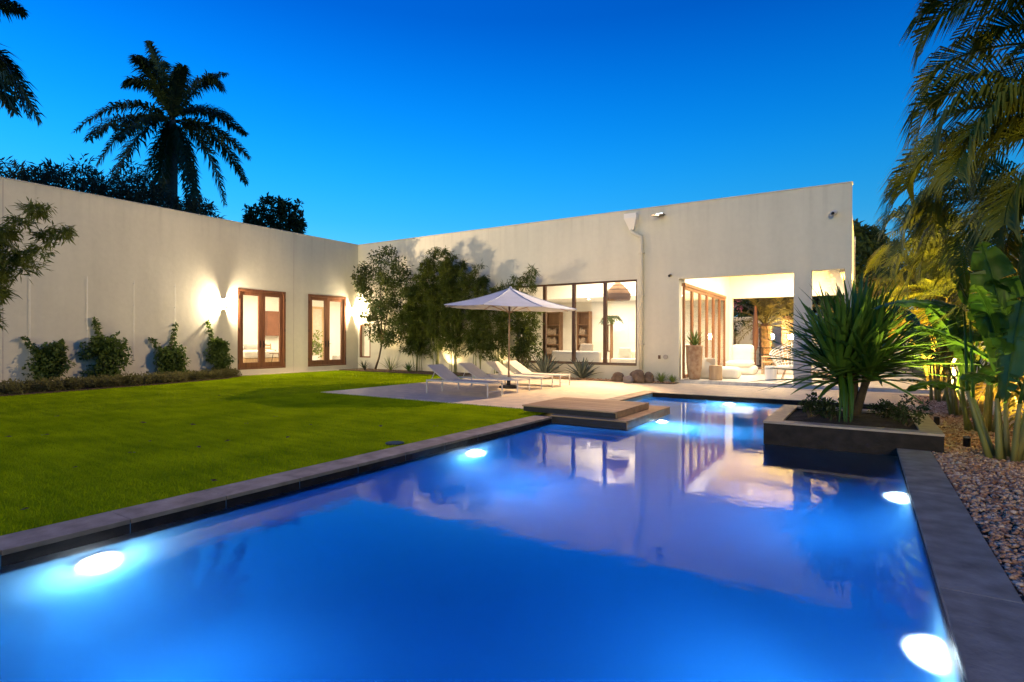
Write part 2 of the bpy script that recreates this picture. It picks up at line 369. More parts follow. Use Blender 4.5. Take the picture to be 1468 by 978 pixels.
# ---- foliage (numpy) ----
def nrm(a): return a/np.maximum(np.linalg.norm(a, axis=-1, keepdims=True), 1e-9)
def leaves(mb, pos, d, up, ln, wd, fold=.25):
    """flat folded leaves: two triangles hinged on the midrib"""
    n = len(pos); d = nrm(d); side = nrm(np.cross(d, up)); nn = np.cross(side, d)
    ln = np.broadcast_to(np.asarray(ln, float).reshape(-1, 1), (n, 1)); wd = np.broadcast_to(np.asarray(wd, float).reshape(-1, 1), (n, 1))
    mid = pos+d*ln*.45
    V = np.stack([pos, mid+side*wd*.5+nn*wd*fold, pos+d*ln-nn*ln*.08, mid-side*wd*.5+nn*wd*fold], 1).reshape(-1, 3)
    b = np.arange(n)[:, None]*4
    Fc = np.concatenate([b+np.array([[0, 1, 2]]), b+np.array([[0, 2, 3]])], 0)
    mb.arr(V, Fc)
def rdir(n, r=None): r = r or rng; return nrm(r.normal(size=(n, 3)))
def clump_leaves(mb, centers, radii, per, ln, wd, droop=.3, outward=.6, r=None):
    r = r or rng
    for c, rad in zip(centers, radii):
        n = per; q = rdir(n, r); rr = rad*r.random((n, 1))**.45
        sc3 = np.array([1, 1, .75])
        pos = np.asarray(c)+q*rr*sc3
        d = nrm(q*outward+rdir(n, r)*.8+np.array([0, 0, -droop]))
        up = nrm(np.array([0, 0, 1.])+rdir(n, r)*.6)
        leaves(mb, pos, d, up, ln*(.6+.8*r.random(n)), wd*(.6+.8*r.random(n)))
def bez(p0, p1, p2, n):
    p0, p1, p2 = (np.asarray(p, float) for p in (p0, p1, p2)); t = np.linspace(0, 1, n)[:, None]
    return p0*(1-t)**2+2*p1*t*(1-t)+p2*t*t
def bezt(p0, p1, p2, n):
    p0, p1, p2 = (np.asarray(p, float) for p in (p0, p1, p2)); t = np.linspace(0, 1, n)[:, None]
    return nrm(2*(1-t)*(p1-p0)+2*t*(p2-p1))
def frond(mb, base, ctrl, tip, n=44, L=.6, w=.035, droop=.45, vee=.35, start=.12, rach=.018, r=None, fwd=.55, jit=.15):
    """pinnate palm leaf: curved rachis and two rows of drooping leaflets"""
    r = r or rng
    P = bez(base, ctrl, tip, n); T = bezt(base, ctrl, tip, n)
    mb.tube([Vector(p) for p in P[::4]]+[Vector(P[-1])], list(np.linspace(rach, rach*.25, len(P[::4])+1)), 5)
    up0 = np.array([0, 0, 1.])
    side = np.cross(T, up0); bad = np.linalg.norm(side, axis=1) < .15
    hd = np.asarray(tip, float)-np.asarray(base, float); hd[2] = 0; hd = hd/max(np.linalg.norm(hd), 1e-6)
    sref = np.cross(hd, up0); side = np.where(bad[:, None], sref, side); side = nrm(side)
    # keep side consistent
    side = np.where((side@sref)[:, None] < 0, -side, side)
    nn = nrm(np.cross(side, T))
    t = np.linspace(0, 1, n); k = t > start
    for sg in (-1, 1):
        m = int(k.sum()); tt = (t[k]-start)/(1-start)
        ln = L*(np.sin(np.pi*(.12+.80*tt))**.7)*(.85+.3*r.random(m))
        d = nrm(side[k]*sg+T[k]*(fwd+.5*tt[:, None])+nn[k]*vee+r.normal(size=(m, 3))*jit)
        p0 = P[k]; ln_ = ln[:, None]
        p1 = p0+d*ln_*.5; d2 = nrm(d+np.array([0, 0, -droop*1.6])); p2 = p1+d2*ln_*.5
        wv = nrm(np.cross(d, nn[k]))*w*.5
        V = np.stack([p0-wv*.5, p0+wv*.5, p1+wv, p1-wv, p2], 1).reshape(-1, 3); b = np.arange(m)[:, None]*5
        mb.arr(V, b+np.array([[0, 1, 2, 3]])); mb.arr(np.zeros((0, 3)), np.zeros((0, 3), int)) if False else None
        mb.f.extend(map(tuple, (b+np.array([[3, 2, 4]])+mb.n-len(V)).tolist()))
def strap(mb, p0, p1, p2, w, n=6, fold=.3, r=None, taper=1.):
    """sword-shaped leaf, V-folded"""
    P = bez(p0, p1, p2, n); T = bezt(p0, p1, p2, n); up = np.array([0, 0, 1.])
    hd = np.asarray(p2, float)-np.asarray(p0, float); sref = np.cross(hd, up)
    if np.linalg.norm(sref) < 1e-3: sref = np.array([1., 0, 0])
    sref = sref/np.linalg.norm(sref); nn = nrm(np.cross(sref, T)); t = np.linspace(0, 1, n)
    ww = w*np.minimum(1, .55+1.8*t)*(1-t**2.2*.97)**taper
    V = np.stack([P-sref*ww[:, None]*.5+nn*ww[:, None]*fold, P, P+sref*ww[:, None]*.5+nn*ww[:, None]*fold], 1).reshape(-1, 3)
    Fc = [(i*3+j, i*3+j+1, i*3+j+4, i*3+j+3) for i in range(n-1) for j in (0, 1)]
    mb.arr(V, Fc)

def wall(mb, axis, pos, thick, u0, u1, z0, z1, holes):
    """wall plane with openings; axis 'x': wall normal to X at x=pos..pos+thick, u = y ; axis 'y' likewise"""
    us = sorted({u0, u1, *[h[0] for h in holes], *[h[1] for h in holes]}); zs = sorted({z0, z1, *[h[2] for h in holes], *[h[3] for h in holes]})
    us = [u for u in us if u0-1e-6 <= u <= u1+1e-6]; zs = [z for z in zs if z0-1e-6 <= z <= z1+1e-6]
    def solid(i, j):
        if i < 0 or j < 0 or i >= len(us)-1 or j >= len(zs)-1: return False
        u = (us[i]+us[i+1])/2; z = (zs[j]+zs[j+1])/2
        return not any(h[0] < u < h[1] and h[2] < z < h[3] for h in holes)
    def P(u, z, k):
        w = pos+thick*k
        return (w, u, z) if axis == 'x' else (u, w, z)
    def q(a): mb.add(a, [(0, 1, 2, 3)])
    for i in range(len(us)-1):
        for j in range(len(zs)-1):
            if not solid(i, j): continue
            a, b, c, d = us[i], us[i+1], zs[j], zs[j+1]
            q([P(a,c,0),P(b,c,0),P(b,d,0),P(a,d,0)]); q([P(a,c,1),P(a,d,1),P(b,d,1),P(b,c,1)])
            if not solid(i-1, j): q([P(a,c,0),P(a,d,0),P(a,d,1),P(a,c,1)])
            if not solid(i+1, j): q([P(b,c,0),P(b,c,1),P(b,d,1),P(b,d,0)])
            if not solid(i, j-1): q([P(a,c,0),P(a,c,1),P(b,c,1),P(b,c,0)])
            if not solid(i, j+1): q([P(a,d,0),P(b,d,0),P(b,d,1),P(a,d,1)])
    return mb

# ================================================================== SETTING
WZ = -.11; PX0, PX1, PY0, PY1 = -4.63, .37, -3.2, 14.13
LX, FY, TOP = -19.6, 17.65, 5.66
mb = MB()                                            # ground sheet with the pool cut out
gx = [-400, PX0-.2, PX1+.2, 400]; gy = [-400, PY0-.2, PY1+.2, 900]
for i in range(3):
    for j in range(3):
        if i == 1 and j == 1: continue
        mb.add([(gx[i],gy[j],-.13),(gx[i+1],gy[j],-.13),(gx[i+1],gy[j+1],-.13),(gx[i],gy[j+1],-.13)], [(0,1,2,3)])
struct(mb.build('ground', M['earth']))
# pool shell: deep end, sloping step, shallower far end
mb = MB()
D1, D2, YS, YE = -1.75, -.95, 8.7, 10.0
b = .0
prof = [(PY0, D1), (YS, D1), (YE, D2), (PY1, D2)]
ysec = [PY0, PY0+.001, 2., 5., YS, YS+.3, (YS+YE)/2, YE-.3, YE, 12., PY1-.001, PY1]
def fl(y):
    q = min(1, max(0, (y-YS)/(YE-YS))); q = q*q*(3-2*q); return D1+(D2-D1)*q
rings = []
for y in ysec:
    D = fl(y); rr_ = .75; ring = [(PX0, y, -.03)]
    for k in range(13): a_ = math.pi/2*k/12; ring.append((PX0+rr_-rr_*math.cos(a_), y, D+rr_-rr_*math.sin(a_)))
    for k in range(13): a_ = math.pi/2*(1-k/12); ring.append((PX1-rr_+rr_*math.cos(a_), y, D+rr_-rr_*math.sin(a_)))
    ring.append((PX1, y, -.03)); rings.append(ring)
K_ = len(rings[0])
mb.add([p for r_ in rings for p in r_], [(i*K_+k, i*K_+k+1, (i+1)*K_+k+1, (i+1)*K_+k) for i in range(len(rings)-1) for k in range(K_-1)])
for y in (PY0, PY1): mb.add([(PX0, y, D1-.1), (PX1, y, D1-.1), (PX1, y, -.03), (PX0, y, -.03)], [(0, 1, 2, 3)])
struct(mb.build('pool', M['pooltile'], smooth=True))
mb = MB(); e = .012                                    # water body
mb.box(PX0-e, PX1+e, PY0-e, PY1+e, D1-.05, WZ)
struct(mb.build('water', M['water']))
# coping slabs (left, right, far, near) with dark facing below
def slabrun(top, face, axis, a, b, c0, c1, zt, th, inner, step=.72, gap=.006):
    n = max(1, round((b-a)/step)); s = (b-a)/n
    for i in range(n):
        u0, u1 = a+i*s+gap/2, a+(i+1)*s-gap/2
        if axis == 'y': top.box(c0, c1, u0, u1, zt-th, zt)
        else: top.box(u0, u1, c0, c1, zt-th, zt)
        if face is not None:
            k = inner
            if axis == 'y': face.box(k-.02 if k < -2 else k-.003, k+.003 if k < -2 else k+.02, u0, u1, WZ-.14, zt-th-.002)
top = MB(); face = MB()
slabrun(top, face, 'y', PY0, 8.6, PX0-.34, PX0+.012, 0, .035, PX0)
slabrun(top, None, 'y', 11.05, PY1+.34, PX0-.34, PX0+.012, 0, .035, PX0)
slabrun(top, face, 'y', PY0, 8.50, PX1-.012, PX1+.335, 0, .035, PX1, 2.4)
struct(top.build('pool_coping', M['coping'], bevel=.004))
struct(face.build('pool_edge_facing', M['facet']))
g = MB(); g.box(PX0-.33, PX0-.021, PY0, 8.6, -.10, -.04); g.box(PX0-.019, PX0-.004, PY0, 8.6, WZ-.13, -.04); g.box(PX1+.003, PX1+.32, PY0, 8.5, -.12, -.04)
struct(g.build('pool_edge_grout', M['grout']))
# far lip of the pool is the paving itself
mb = MB()
mb.box(-11.7, PX0-.345, 9.3, 17.05, -.12, 0)
mb.box(PX0-.345, PX0-.343+.0, 9.3, 11.0, -.12, 0)
mb.box(PX0+.014, 1.0, PY1+.004, 17.05, -.10, 0)
mb.box(PX0-.345, PX0+.014, PY1+.341, 17.05, -.12, 0)
mb.box(-4.9, 6., 17.05, FY-.02, -.12, .004)
mb.box(LX+.005, LX+.26, 11.7, 17.2, -.12, .012)
struct(mb.build('patio', M['patio']))
mb = MB(); mb.box(PX0+.004, PX1-.004, PY1-.03, PY1-.004, WZ-.12, -.012)
struct(mb.build('pool_far_facing', M['facet']))
# beds
mb = MB(); mb.box(-12.4, -4.92, 17.052, FY-.005, -.12, .015); mb.box(LX+.26, -11.705, 16.35, FY-.005, -.12, .03)
struct(mb.build('gravel_strip', M['mulch']))
mb = MB()
bedp = [(LX+.005, -4), (-16.6, -4), (-16.75, 3), (-17.05, 5.5), (-17.6, 8.5), (-18.2, 10.6), (-19.1, 11.7), (LX+.005, 11.7)]
mb.add([(x, y, .02) for x, y in bedp]+[(x, y, -.12) for x, y in bedp], [tuple(range(8))]+[(i, (i+1) % 8, 8+(i+1) % 8, 8+i) for i in range(8)])
struct(mb.build('planting_bed', M['mulch']))
# lawn sheet
mb = MB()
def inlawn(x, y):
    if y > 16.35 or x > PX0-.345: return False
    if x > -11.7 and y > 9.3: return False
    # bed boundary
    xb = np.interp(y, [-4, 3, 5.5, 8.5, 10.6, 11.7, 17.2, 20], [-16.6, -16.75, -17.05, -17.6, -18.2, -19.1, -19.34, -19.34])
    return x > xb
poly = [(-16.6, -4), (PX0-.345, -4), (PX0-.345, 9.3), (-11.7, 9.3), (-11.7, 16.35), (-19.34, 16.35), (-19.34, 11.75), (-19.1, 11.7), (-18.2, 10.6), (-17.6, 8.5), (-17.05, 5.5), (-16.75, 3)]
mb.add([(x, y, -.012) for x, y in poly], [tuple(range(len(poly)))])
struct(mb.build('lawn', M['grass']))
# grass blades: one mass nobody could count
def blades(n, x0, x1, y0, y1, h0, w0):
    x = rng.uniform(x0, x1, n); y = rng.uniform(y0, y1, n)
    xb = np.interp(y, [-4, 3, 5.5, 8.5, 10.6, 11.7, 17.2, 20], [-16.6, -16.75, -17.05, -17.6, -18.2, -19.1, -19.34, -19.34])
    k = (x > xb) & (y < 16.35) & (x < PX0-.338) & ~((x > -11.7) & (y > 9.3)); x = x[k]; y = y[k]; m = len(x)
    a = rng.uniform(0, 2*np.pi, m); hh = h0*(.5+.7*rng.random(m)); le = rng.normal(0, .35, (m, 2))*hh[:, None]
    w = w0*(.7+.6*rng.random(m)); dx = np.cos(a)*w/2; dy = np.sin(a)*w/2; z = np.full(m, -.014)
    V = np.stack([np.stack([x-dx, y-dy, z], 1), np.stack([x+dx, y+dy, z], 1), np.stack([x+le[:, 0], y+le[:, 1], z+hh], 1)], 1).reshape(-1, 3)
    return V
Vs = [blades(150000, -11.7, -4.9, .6, 9.3, .032, .006), blades(70000, -19.3, -11.7, 2., 16.4, .034, .011)]
V = np.concatenate(Vs); m = len(V)//3
me = bpy.data.meshes.new('grass'); me.vertices.add(len(V)); me.vertices.foreach_set('co', V.astype(np.float32).ravel())
me.loops.add(len(V)); me.loops.foreach_set('vertex_index', np.arange(len(V), dtype=np.int32)); me.polygons.add(m)
me.polygons.foreach_set('loop_start', np.arange(0, len(V), 3, dtype=np.int32)); me.update(calc_edges=True); me.materials.append(M['grass'])
go = bpy.data.objects.new('grass', me); COL.objects.link(go); struct(go, 'stuff'); go['label'] = 'short mown green grass of the lawn beside the pool'; go['category'] = 'grass'
# pebbles
def pebbles(regions, dens, size, name, label):
    import bmesh
    bm = bmesh.new(); bmesh.ops.create_icosphere(bm, subdivisions=1, radius=1); bv = np.array([v.co[:] for v in bm.verts]); bf = np.array([[v.index for v in f.verts] for f in bm.faces]); bm.free()
    Vs = []; Fs = []; c = 0
    for (x0, x1, y0, y1, z) in regions:
        n = int((x1-x0)*(y1-y0)*dens)
        p = np.stack([rng.uniform(x0, x1, n), rng.uniform(y0, y1, n), np.full(n, z)+rng.uniform(0, .025, n)], 1)
        s = size*(.55+.9*rng.random((n, 1)))*np.stack([.8+.6*rng.random(n), .7+.4*rng.random(n), .45+.3*rng.random(n)], 1)
        a = rng.uniform(0, 6.28, n); tl = rng.normal(0, .35, n)
        v = bv[None]*(1+.18*rng.normal(size=(n, len(bv), 1)))*s[:, None, :]
        v2 = v.copy(); v2[..., 1] = v[..., 1]*np.cos(tl)[:, None]-v[..., 2]*np.sin(tl)[:, None]; v2[..., 2] = v[..., 1]*np.sin(tl)[:, None]+v[..., 2]*np.cos(tl)[:, None]
        w = v2.copy(); w[..., 0] = v2[..., 0]*np.cos(a)[:, None]-v2[..., 1]*np.sin(a)[:, None]; w[..., 1] = v2[..., 0]*np.sin(a)[:, None]+v2[..., 1]*np.cos(a)[:, None]
        w += p[:, None, :]; Vs.append(w.reshape(-1, 3)); Fs.append((bf[None]+(np.arange(n)*len(bv))[:, None, None]).reshape(-1, 3)+c); c += n*len(bv)
    V = np.concatenate(Vs); Fc = np.concatenate(Fs)
    me = bpy.data.meshes.new(name); me.from_pydata(V.tolist(), [], Fc.tolist()); me.materials.append(M['pebble']); me.polygons.foreach_set('use_smooth', [True]*len(me.polygons))
    o = bpy.data.objects.new(name, me); COL.objects.link(o); struct(o, 'stuff'); o['label'] = label; o['category'] = 'pebbles'; return o
pebbles([(.72, 2.0, 2.2, 6.5, -.03), (.72, 2.0, 6.5, 8.5, -.03), (.86, 2.0, 8.5, 10.9, -.03)], 2000, .0165, 'gravel', 'reddish brown river pebbles beside the pool coping')
pebbles([(.4, 2.0, 10.9, 14.1, -.03), (1.0, 2.0, 14.1, 17.0, -.03)], 700, .024, 'gravel', 'pale pebbles running towards the covered terrace')
pebbles([(-11.6, -5.0, 17.06, 17.6, .012)], 420, .022, 'gravel', 'tan pebbles along the foot of the facade')
mb = MB(); mb.box(PX1+.335, 2.05, PY0, 8.52, -.13, -.028); mb.box(.86, 2.05, 8.52, 10.92, -.13, -.028); mb.box(PX1+.02, 2.05, 10.92, PY1, -.13, -.028); mb.box(1.0, 2.05, PY1, 17.05, -.13, -.028)
struct(mb.build('gravel_bed', M['mulch']))

# ================================================================== HOUSE
house = thing('house', 'long white stuccoed modern house with flat roof, lit windows and an open covered terrace', 'house', (-10, FY, 0))
D1Y0, D1Y1, D2Y0, D2Y1, DZ0, DZ1 = 11.86, 13.88, 14.94, 16.96, .20, 3.24
w = MB(); wall(w, 'x', LX, -.3, -8, FY+.3, -.1, TOP, [(D1Y0, D1Y1, DZ0, DZ1), (D2Y0, D2Y1, DZ0, DZ1)])
w.build('wing_wall', M['stucco'], house)
OX0, OX1, OZ0, OZ1 = -4.95, -1.69, .08, 3.31       # terrace opening
O2X0, O2X1 = -1.24, -.44
WX0, WX1, WZ0, WZ1 = -11.05, -6.33, .535, 3.37
f = MB(); wall(f, 'y', FY, .3, LX, -.28, -.1, TOP, [(OX0, OX1, OZ0, OZ1), (O2X0, O2X1, OZ0, OZ1+.02), (WX0, WX1, WZ0, WZ1), (-19.5, -18.79, .52, 2.04)])
f.build('facade', M['stucco'], house)
# other shell parts
BY = 25.0
m_ = MB(); wall(m_, 'y', BY, .3, -14.5, -.28, -.1, TOP-.3, [(-4.75, -.44, .08, 3.15)]); m_.build('rear_wall', M['white'], house)
m_ = MB(); m_.box(-19.9-8, -19.9, -8, FY+.3, 4.6, 4.8); m_.box(-19.9, -.28, FY+.3, BY, 4.7, 4.9); m_.build('roof', M['roof'], house)
m_ = MB(); m_.box(LX-.32, LX+.022, -8.02, FY-.024, TOP+.002, TOP+.03); m_.build('parapet_cap', pm('parapet_cap_paint', (.52, .50, .45), .6, .1, 3.), house)
m_ = MB(); m_.box(LX-.32, -.26, FY-.022, FY+.32, TOP+.002, TOP+.03); m_.build('parapet_cap', bpy.data.materials['parapet_cap_paint'], house)
m_ = MB(); m_.box(-.58, -.281, 24.2, BY, .1, 4.7); m_.box(-.58, -.281, FY+.3, BY, 3.3, 4.7); m_.build('end_wall', M['stucco'], house)
m_ = MB(); m_.box(-14.5, 1.65, FY+.001, 28., -.1, .1); m_.box(OX0+.001, 1.65, FY-.035, FY, -.1, .075); m_.build('floor', M['floor'], house)
m_ = MB(); m_.box(-4.85, -.58, FY+.3, BY, 4.08, 4.2); m_.build('terrace_ceiling', M['ceil'], house)
m_ = MB(); m_.box(-14.5, -4.97, FY+.3, BY, 4.25, 4.4); m_.box(-14.5, -4.97, 22.3, BY, 3.22, 4.25); m_.build('living_room_ceiling', M['ceil'], house)
m_ = MB(); m_.box(-14.6, -14.5, FY+.3, BY, .1, 4.25); m_.build('partition_wall', M['white'], house); m_ = MB(); wall(m_, 'x', -4.97, .12, FY+.3, BY, .1, 4.25, [(FY+.3, 24.3, .1, 3.2)])
m_.build('partition_wall', M['white'], house)
# wing room behind the doors
m_ = MB(); m_.box(-25, -19.9, 9.5, FY+.3, .1, .2); m_.box(-25, -18.7, FY+.3, 23., .1, .2); m_.build('wing_floor', M['floor'], house)
m_ = MB(); m_.box(-25, -19.9, 9.5, FY+.3, 3.7, 3.8); m_.box(-25, -18.7, FY+.3, 23., 3.7, 3.8); m_.build('wing_ceiling', M['ceil'], house)
m_ = MB(); m_.box(-25.1, -25, 9.4, 23.1, .2, 3.7); m_.build('wing_partition', M['white'], house)
m_ = MB(); m_.box(-25, -19.9, 9.4, 9.5, .2, 3.7); m_.build('wing_partition', M['white'], house)
m_ = MB(); m_.box(-25, -18.7, 23., 23.1, .2, 3.7); m_.build('wing_partition', M['white'], house)
m_ = MB(); m_.box(-18.7, -18.4, FY+.3, 23.1, .1, 3.7); m_.build('wing_partition', M['white'], house)
# control joints
jm = pm('joint_sealant', (.46, .41, .35), .8)
for q in (421, 4): m_ = MB(); y = at_x(q, 450, LX).y; m_.box(LX, LX+.004, y-.009, y+.009, .02, TOP-.02); m_.build('control_joint', jm, house)
# french doors
def french(y0, y1, name):
    fr = MB(); x0, x1 = LX-.14, LX+.012; fw = .10
    fr.box(x0, x1, y0, y0+fw, DZ0, DZ1); fr.box(x0, x1, y1-fw, y1, DZ0, DZ1); fr.box(x0, x1, y0+fw, y1-fw, DZ1-fw, DZ1); fr.box(x0, x1, y0+fw, y1-fw, DZ0, DZ0+.05)
    d = fr.build('french_door', M['frame'], house, bevel=.006)
    ym = (y0+y1)/2
    for a, b_ in ((y0+fw+.004, ym-.003), (ym+.003, y1-fw-.004)):
        lf = MB(); st = .135; xa, xb = LX-.11, LX-.035; za, zb = DZ0+.055, DZ1-fw-.004
        lf.box(xa, xb, a, a+st, za, zb); lf.box(xa, xb, b_-st, b_, za, zb); lf.box(xa, xb, a+st, b_-st, zb-st, zb); lf.box(xa, xb, a+st, b_-st, za, za+.2)
        l = lf.build('door_leaf', M['frame'], d, bevel=.006)
        g_ = MB(); g_.box(LX-.075, LX-.065, a+st-.005, b_-st+.005, za+.19, zb-st+.005); g_.build('pane', M['glass'], d)
    for s in (-1, 1): hd = MB(); hd.tube([(LX-.03, ym+s*.07, 1.15), (LX+.03, ym+s*.07, 1.15), (LX+.03, ym+s*.16, 1.15)], .009, 6); hd.box(LX-.036, LX-.028, ym+s*.07-.02, ym+s*.07+.02, 1.02, 1.28); hd.build('handle', M['darkmetal'], d)
    for z in (.5, 1.7, 2.9):
        for y in (y0+.03, y1-.03): hg = MB(); hg.tube([(LX+.018, y, z-.06), (LX+.018, y, z+.06)], .012, 6); hg.build('hinge', M['darkmetal'], d)
    return d
french(D1Y0, D1Y1, 'a'); french(D2Y0, D2Y1, 'b')
# picture window
pw = MB(); ya, yb = FY+.05, FY+.16
pw.box(WX0, WX1, ya, yb, WZ0, WZ0+.05); pw.box(WX0, WX1, ya, yb, WZ1-.06, WZ1); pw.box(WX0, WX0+.06, ya, yb, WZ0+.05, WZ1-.06); pw.box(WX1-.06, WX1, ya, yb, WZ0+.05, WZ1-.06)
mull = [-9.86, -8.68, -7.49]
for x in mull: pw.box(x-.06, x+.06, ya, yb, WZ0+.05, WZ1-.06)
pwo = pw.build('picture_window', M['framedark'], house, bevel=.005)
xs = [WX0+.06]+[q for x in mull for q in (x-.06, x+.06)]+[WX1-.06]
for i in range(0, len(xs), 2):
    g_ = MB(); g_.box(xs[i]-.005, xs[i+1]+.005, FY+.1, FY+.11, WZ0+.045, WZ1-.055); g_.build('pane', M['glass'], pwo)
s_ = MB(); s_.box(WX0, WX1, FY-.03, FY+.049, WZ0-.03, WZ0-.002); s_.build('window_sill', M['framedark'], house)
# small window
pw = MB(); a0, a1, z0, z1 = -19.5, -18.79, .52, 2.04
pw.box(a1-.09, a1, FY+.03, FY+.12, z0, z1); pw.box(a0, a0+.05, FY+.03, FY+.12, z0, z1); pw.box(a0+.05, a1-.09, FY+.03, FY+.12, z1-.07, z1); pw.box(a0+.05, a1-.09, FY+.03, FY+.12, z0, z0+.06)
o = pw.build('small_window', M['frame'], house); g_ = MB(); g_.box(a0+.045, a1-.085, FY+.07, FY+.08, z0+.055, z1-.065); g_.build('pane', M['glass'], o)
# folding glass doors between terrace and living room
ys = np.linspace(18.0, 24.3, 7)
fd = MB(); fd.box(-4.95, -4.84, 17.97, 24.3, 3.1, 3.2); fd.build('door_track', M['slat'], house)
for i in range(6):
    a, b_ = ys[i]+.01, ys[i+1]-.01; lf = MB()
    lf.box(-4.94, -4.87, a, a+.09, .12, 3.1); lf.box(-4.94, -4.87, b_-.09, b_, .12, 3.1); lf.box(-4.94, -4.87, a+.09, b_-.09, .12, .24); lf.box(-4.94, -4.87, a+.09, b_-.09, 3.0, 3.1)
    l = lf.build('folding_door', M['slat'], house, bevel=.004); g_ = MB(); g_.box(-4.91, -4.9, a+.085, b_-.085, .235, 3.005); g_.build('pane', M['glass'], l)
# recessed downlights
for x, y, z in [(-3.6, 19.2, 4.08), (-1.8, 19.2, 4.08), (-3.6, 22.6, 4.08), (-1.8, 22.6, 4.08), (-8.2, 23.2, 3.22), (-10.6, 23.2, 3.22), (-6.4, 23.2, 3.22)]:
    d_ = MB(); d_.lathe((x, y, z-.012), [(.055, 0), (.055, .011)], 16); d_.build('downlight', M['down'], house)

# ---- wall fixtures
def sconce(y, label):
    t = thing('wall_sconce', label, 'wall light', (LX, y, 2.6), 'sconces on the wing wall')
    b_ = MB(); b_.box(LX+.001, LX+.03, y-.065, y+.065, 2.42, 2.78); b_.build('back_plate', M['sconce'], t)
    for z in (2.40, 2.788): p = MB(); p.box(LX+.001 if z > 2.7 else LX+.001, LX+.24, y-.085, y+.085, z, z+.012); p.build('shade_plate', M['sconce'], t)
    f_ = MB(); f_.box(LX+.228, LX+.24, y-.03, y+.03, 2.413, 2.787); f_.build('front_plate', M['sconce'], t)
    l_ = MB(); l_.lathe((LX+.085, y, 2.5), [(.02, 0), (.035, .03), (.035, .17), (.02, .2)], 12); l_.build('bulb', M['bulb'], t, smooth=True)
    lamp('POINT', (LX+.17, y, 2.6), 520, (1, .80, .56), .06)
sconce(11.31, 'glowing wall sconce left of the two french doors')
sconce(17.28, 'glowing wall sconce beside the inner corner, right of the french doors')
# flood lamp with a hood under the parapet
c = at_y(948, 309, FY)
fl = thing('floodlight', 'small lit floodlight high on the facade beside the rain head', 'floodlight', (c.x, FY, c.z))
m_ = MB(); m_.box(c.x-.12, c.x+.10, FY-.16, FY-.03, c.z-.04, c.z+.05); m_.build('housing', M['darkmetal'], fl, bevel=.01); m_ = MB(); m_.box(c.x-.22, c.x+.2, FY-.42, FY-.16, c.z-.044, c.z-.036); m_.build('hood', M['darkmetal'], fl)
m_ = MB(); m_.box(c.x-.11, c.x+.09, FY-.168, FY-.1605, c.z-.035, c.z+.04); m_.build('lens', M['floodg'], fl)
m_ = MB(); m_.box(c.x-.03, c.x+.02, FY-.03, FY-.0, c.z-.05, c.z+.04); m_.build('bracket', M['metal'], fl)
def seccam(px, py, s, label):
    c = at_y(px, py, FY); t = thing('security_camera', label, 'camera', (c.x, FY, c.z))
    m_ = MB(); m_.tube([(c.x, FY-.001, c.z+.02*s), (c.x, FY-.03*s, c.z+.02*s)], .05*s, 12); m_.build('mount', M['metal'], t)
    m_ = MB(); m_.tube([(c.x, FY-.03*s, c.z+.01*s), (c.x-.02*s, FY-.10*s, c.z-.01*s), (c.x-.03*s, FY-.18*s, c.z-.03*s)], [.045*s, .055*s, .05*s], 14); m_.build('body', M['metal'] if s > .8 else M['darkmetal'], t, smooth=True)
    m_ = MB(); m_.tube([(c.x-.03*s, FY-.1801*s, c.z-.03*s), (c.x-.031*s, FY-.187*s, c.z-.032*s)], .032*s, 12); m_.build('lens', M['darkmetal'], t)
seccam(1197, 306, 1.3, 'white bullet security camera high at the right end of the facade')
seccam(962, 395, .75, 'tiny dark security camera at the corner of the terrace opening')
# rain head and downspout
c = at_y(907, 318, FY); t = thing('downspout', 'white rain head and downpipe running down the facade', 'downspout', (at_y(920, 400, FY).x, FY, 0))
m_ = MB(); ztop = at_y(907, 308, FY).z; zb = at_y(907, 326, FY).z; x = c.x
vs = [(x-.21, FY-.001, ztop), (x+.21, FY-.001, ztop), (x+.21, FY-.26, ztop), (x-.21, FY-.26, ztop), (x-.21, FY-.001, ztop-.16), (x+.21, FY-.001, ztop-.16), (x+.21, FY-.26, ztop-.16), (x-.21, FY-.26, ztop-.16), (x-.07, FY-.001, zb-.1), (x+.07, FY-.001, zb-.1), (x+.07, FY-.12, zb-.1), (x-.07, FY-.12, zb-.1)]
fs = [(0,1,2,3)]+[(i, (i+1) % 4, 4+(i+1) % 4, 4+i) for i in range(4)]+[(4+i, 4+(i+1) % 4, 8+(i+1) % 4, 8+i) for i in range(4)]+[(8,9,10,11)]
m_.add(vs, fs); m_.build('rain_head', M['white'], t)
px = at_y(920.5, 400, FY).x; m_ = MB()
m_.tube([(x, FY-.07, zb-.06), (x, FY-.07, zb-.16), (px, FY-.075, zb-.36), (px, FY-.075, zb-.5), (px, FY-.075, .03)], .062, 12); m_.build('pipe', M['stucco'], t, smooth=True)
for z in (1.2, 2.8, 4.2): m_ = MB(); m_.box(px-.09, px+.09, FY-.15, FY, z, z+.03); m_.build('strap', M['stucco'], t)
for q, lb in ((945.5, 'small dark outlet cover low on the facade, left of a pair'), (954.5, 'round grey hose outlet low on the facade, right of a pair')):
    c = at_y(q, 512, FY); m_ = MB()
    if q < 950: m_.box(c.x-.035, c.x+.035, FY-.04, FY-.001, c.z-.06, c.z+.06)
    else: m_.tube([(c.x, FY-.001, c.z), (c.x, FY-.05, c.z)], .075, 14)
    tag(m_.build('outlet_cover', M['sconce'] if q > 950 else M['framedark'], loc=(c.x, FY, c.z)), lb, 'outlet')

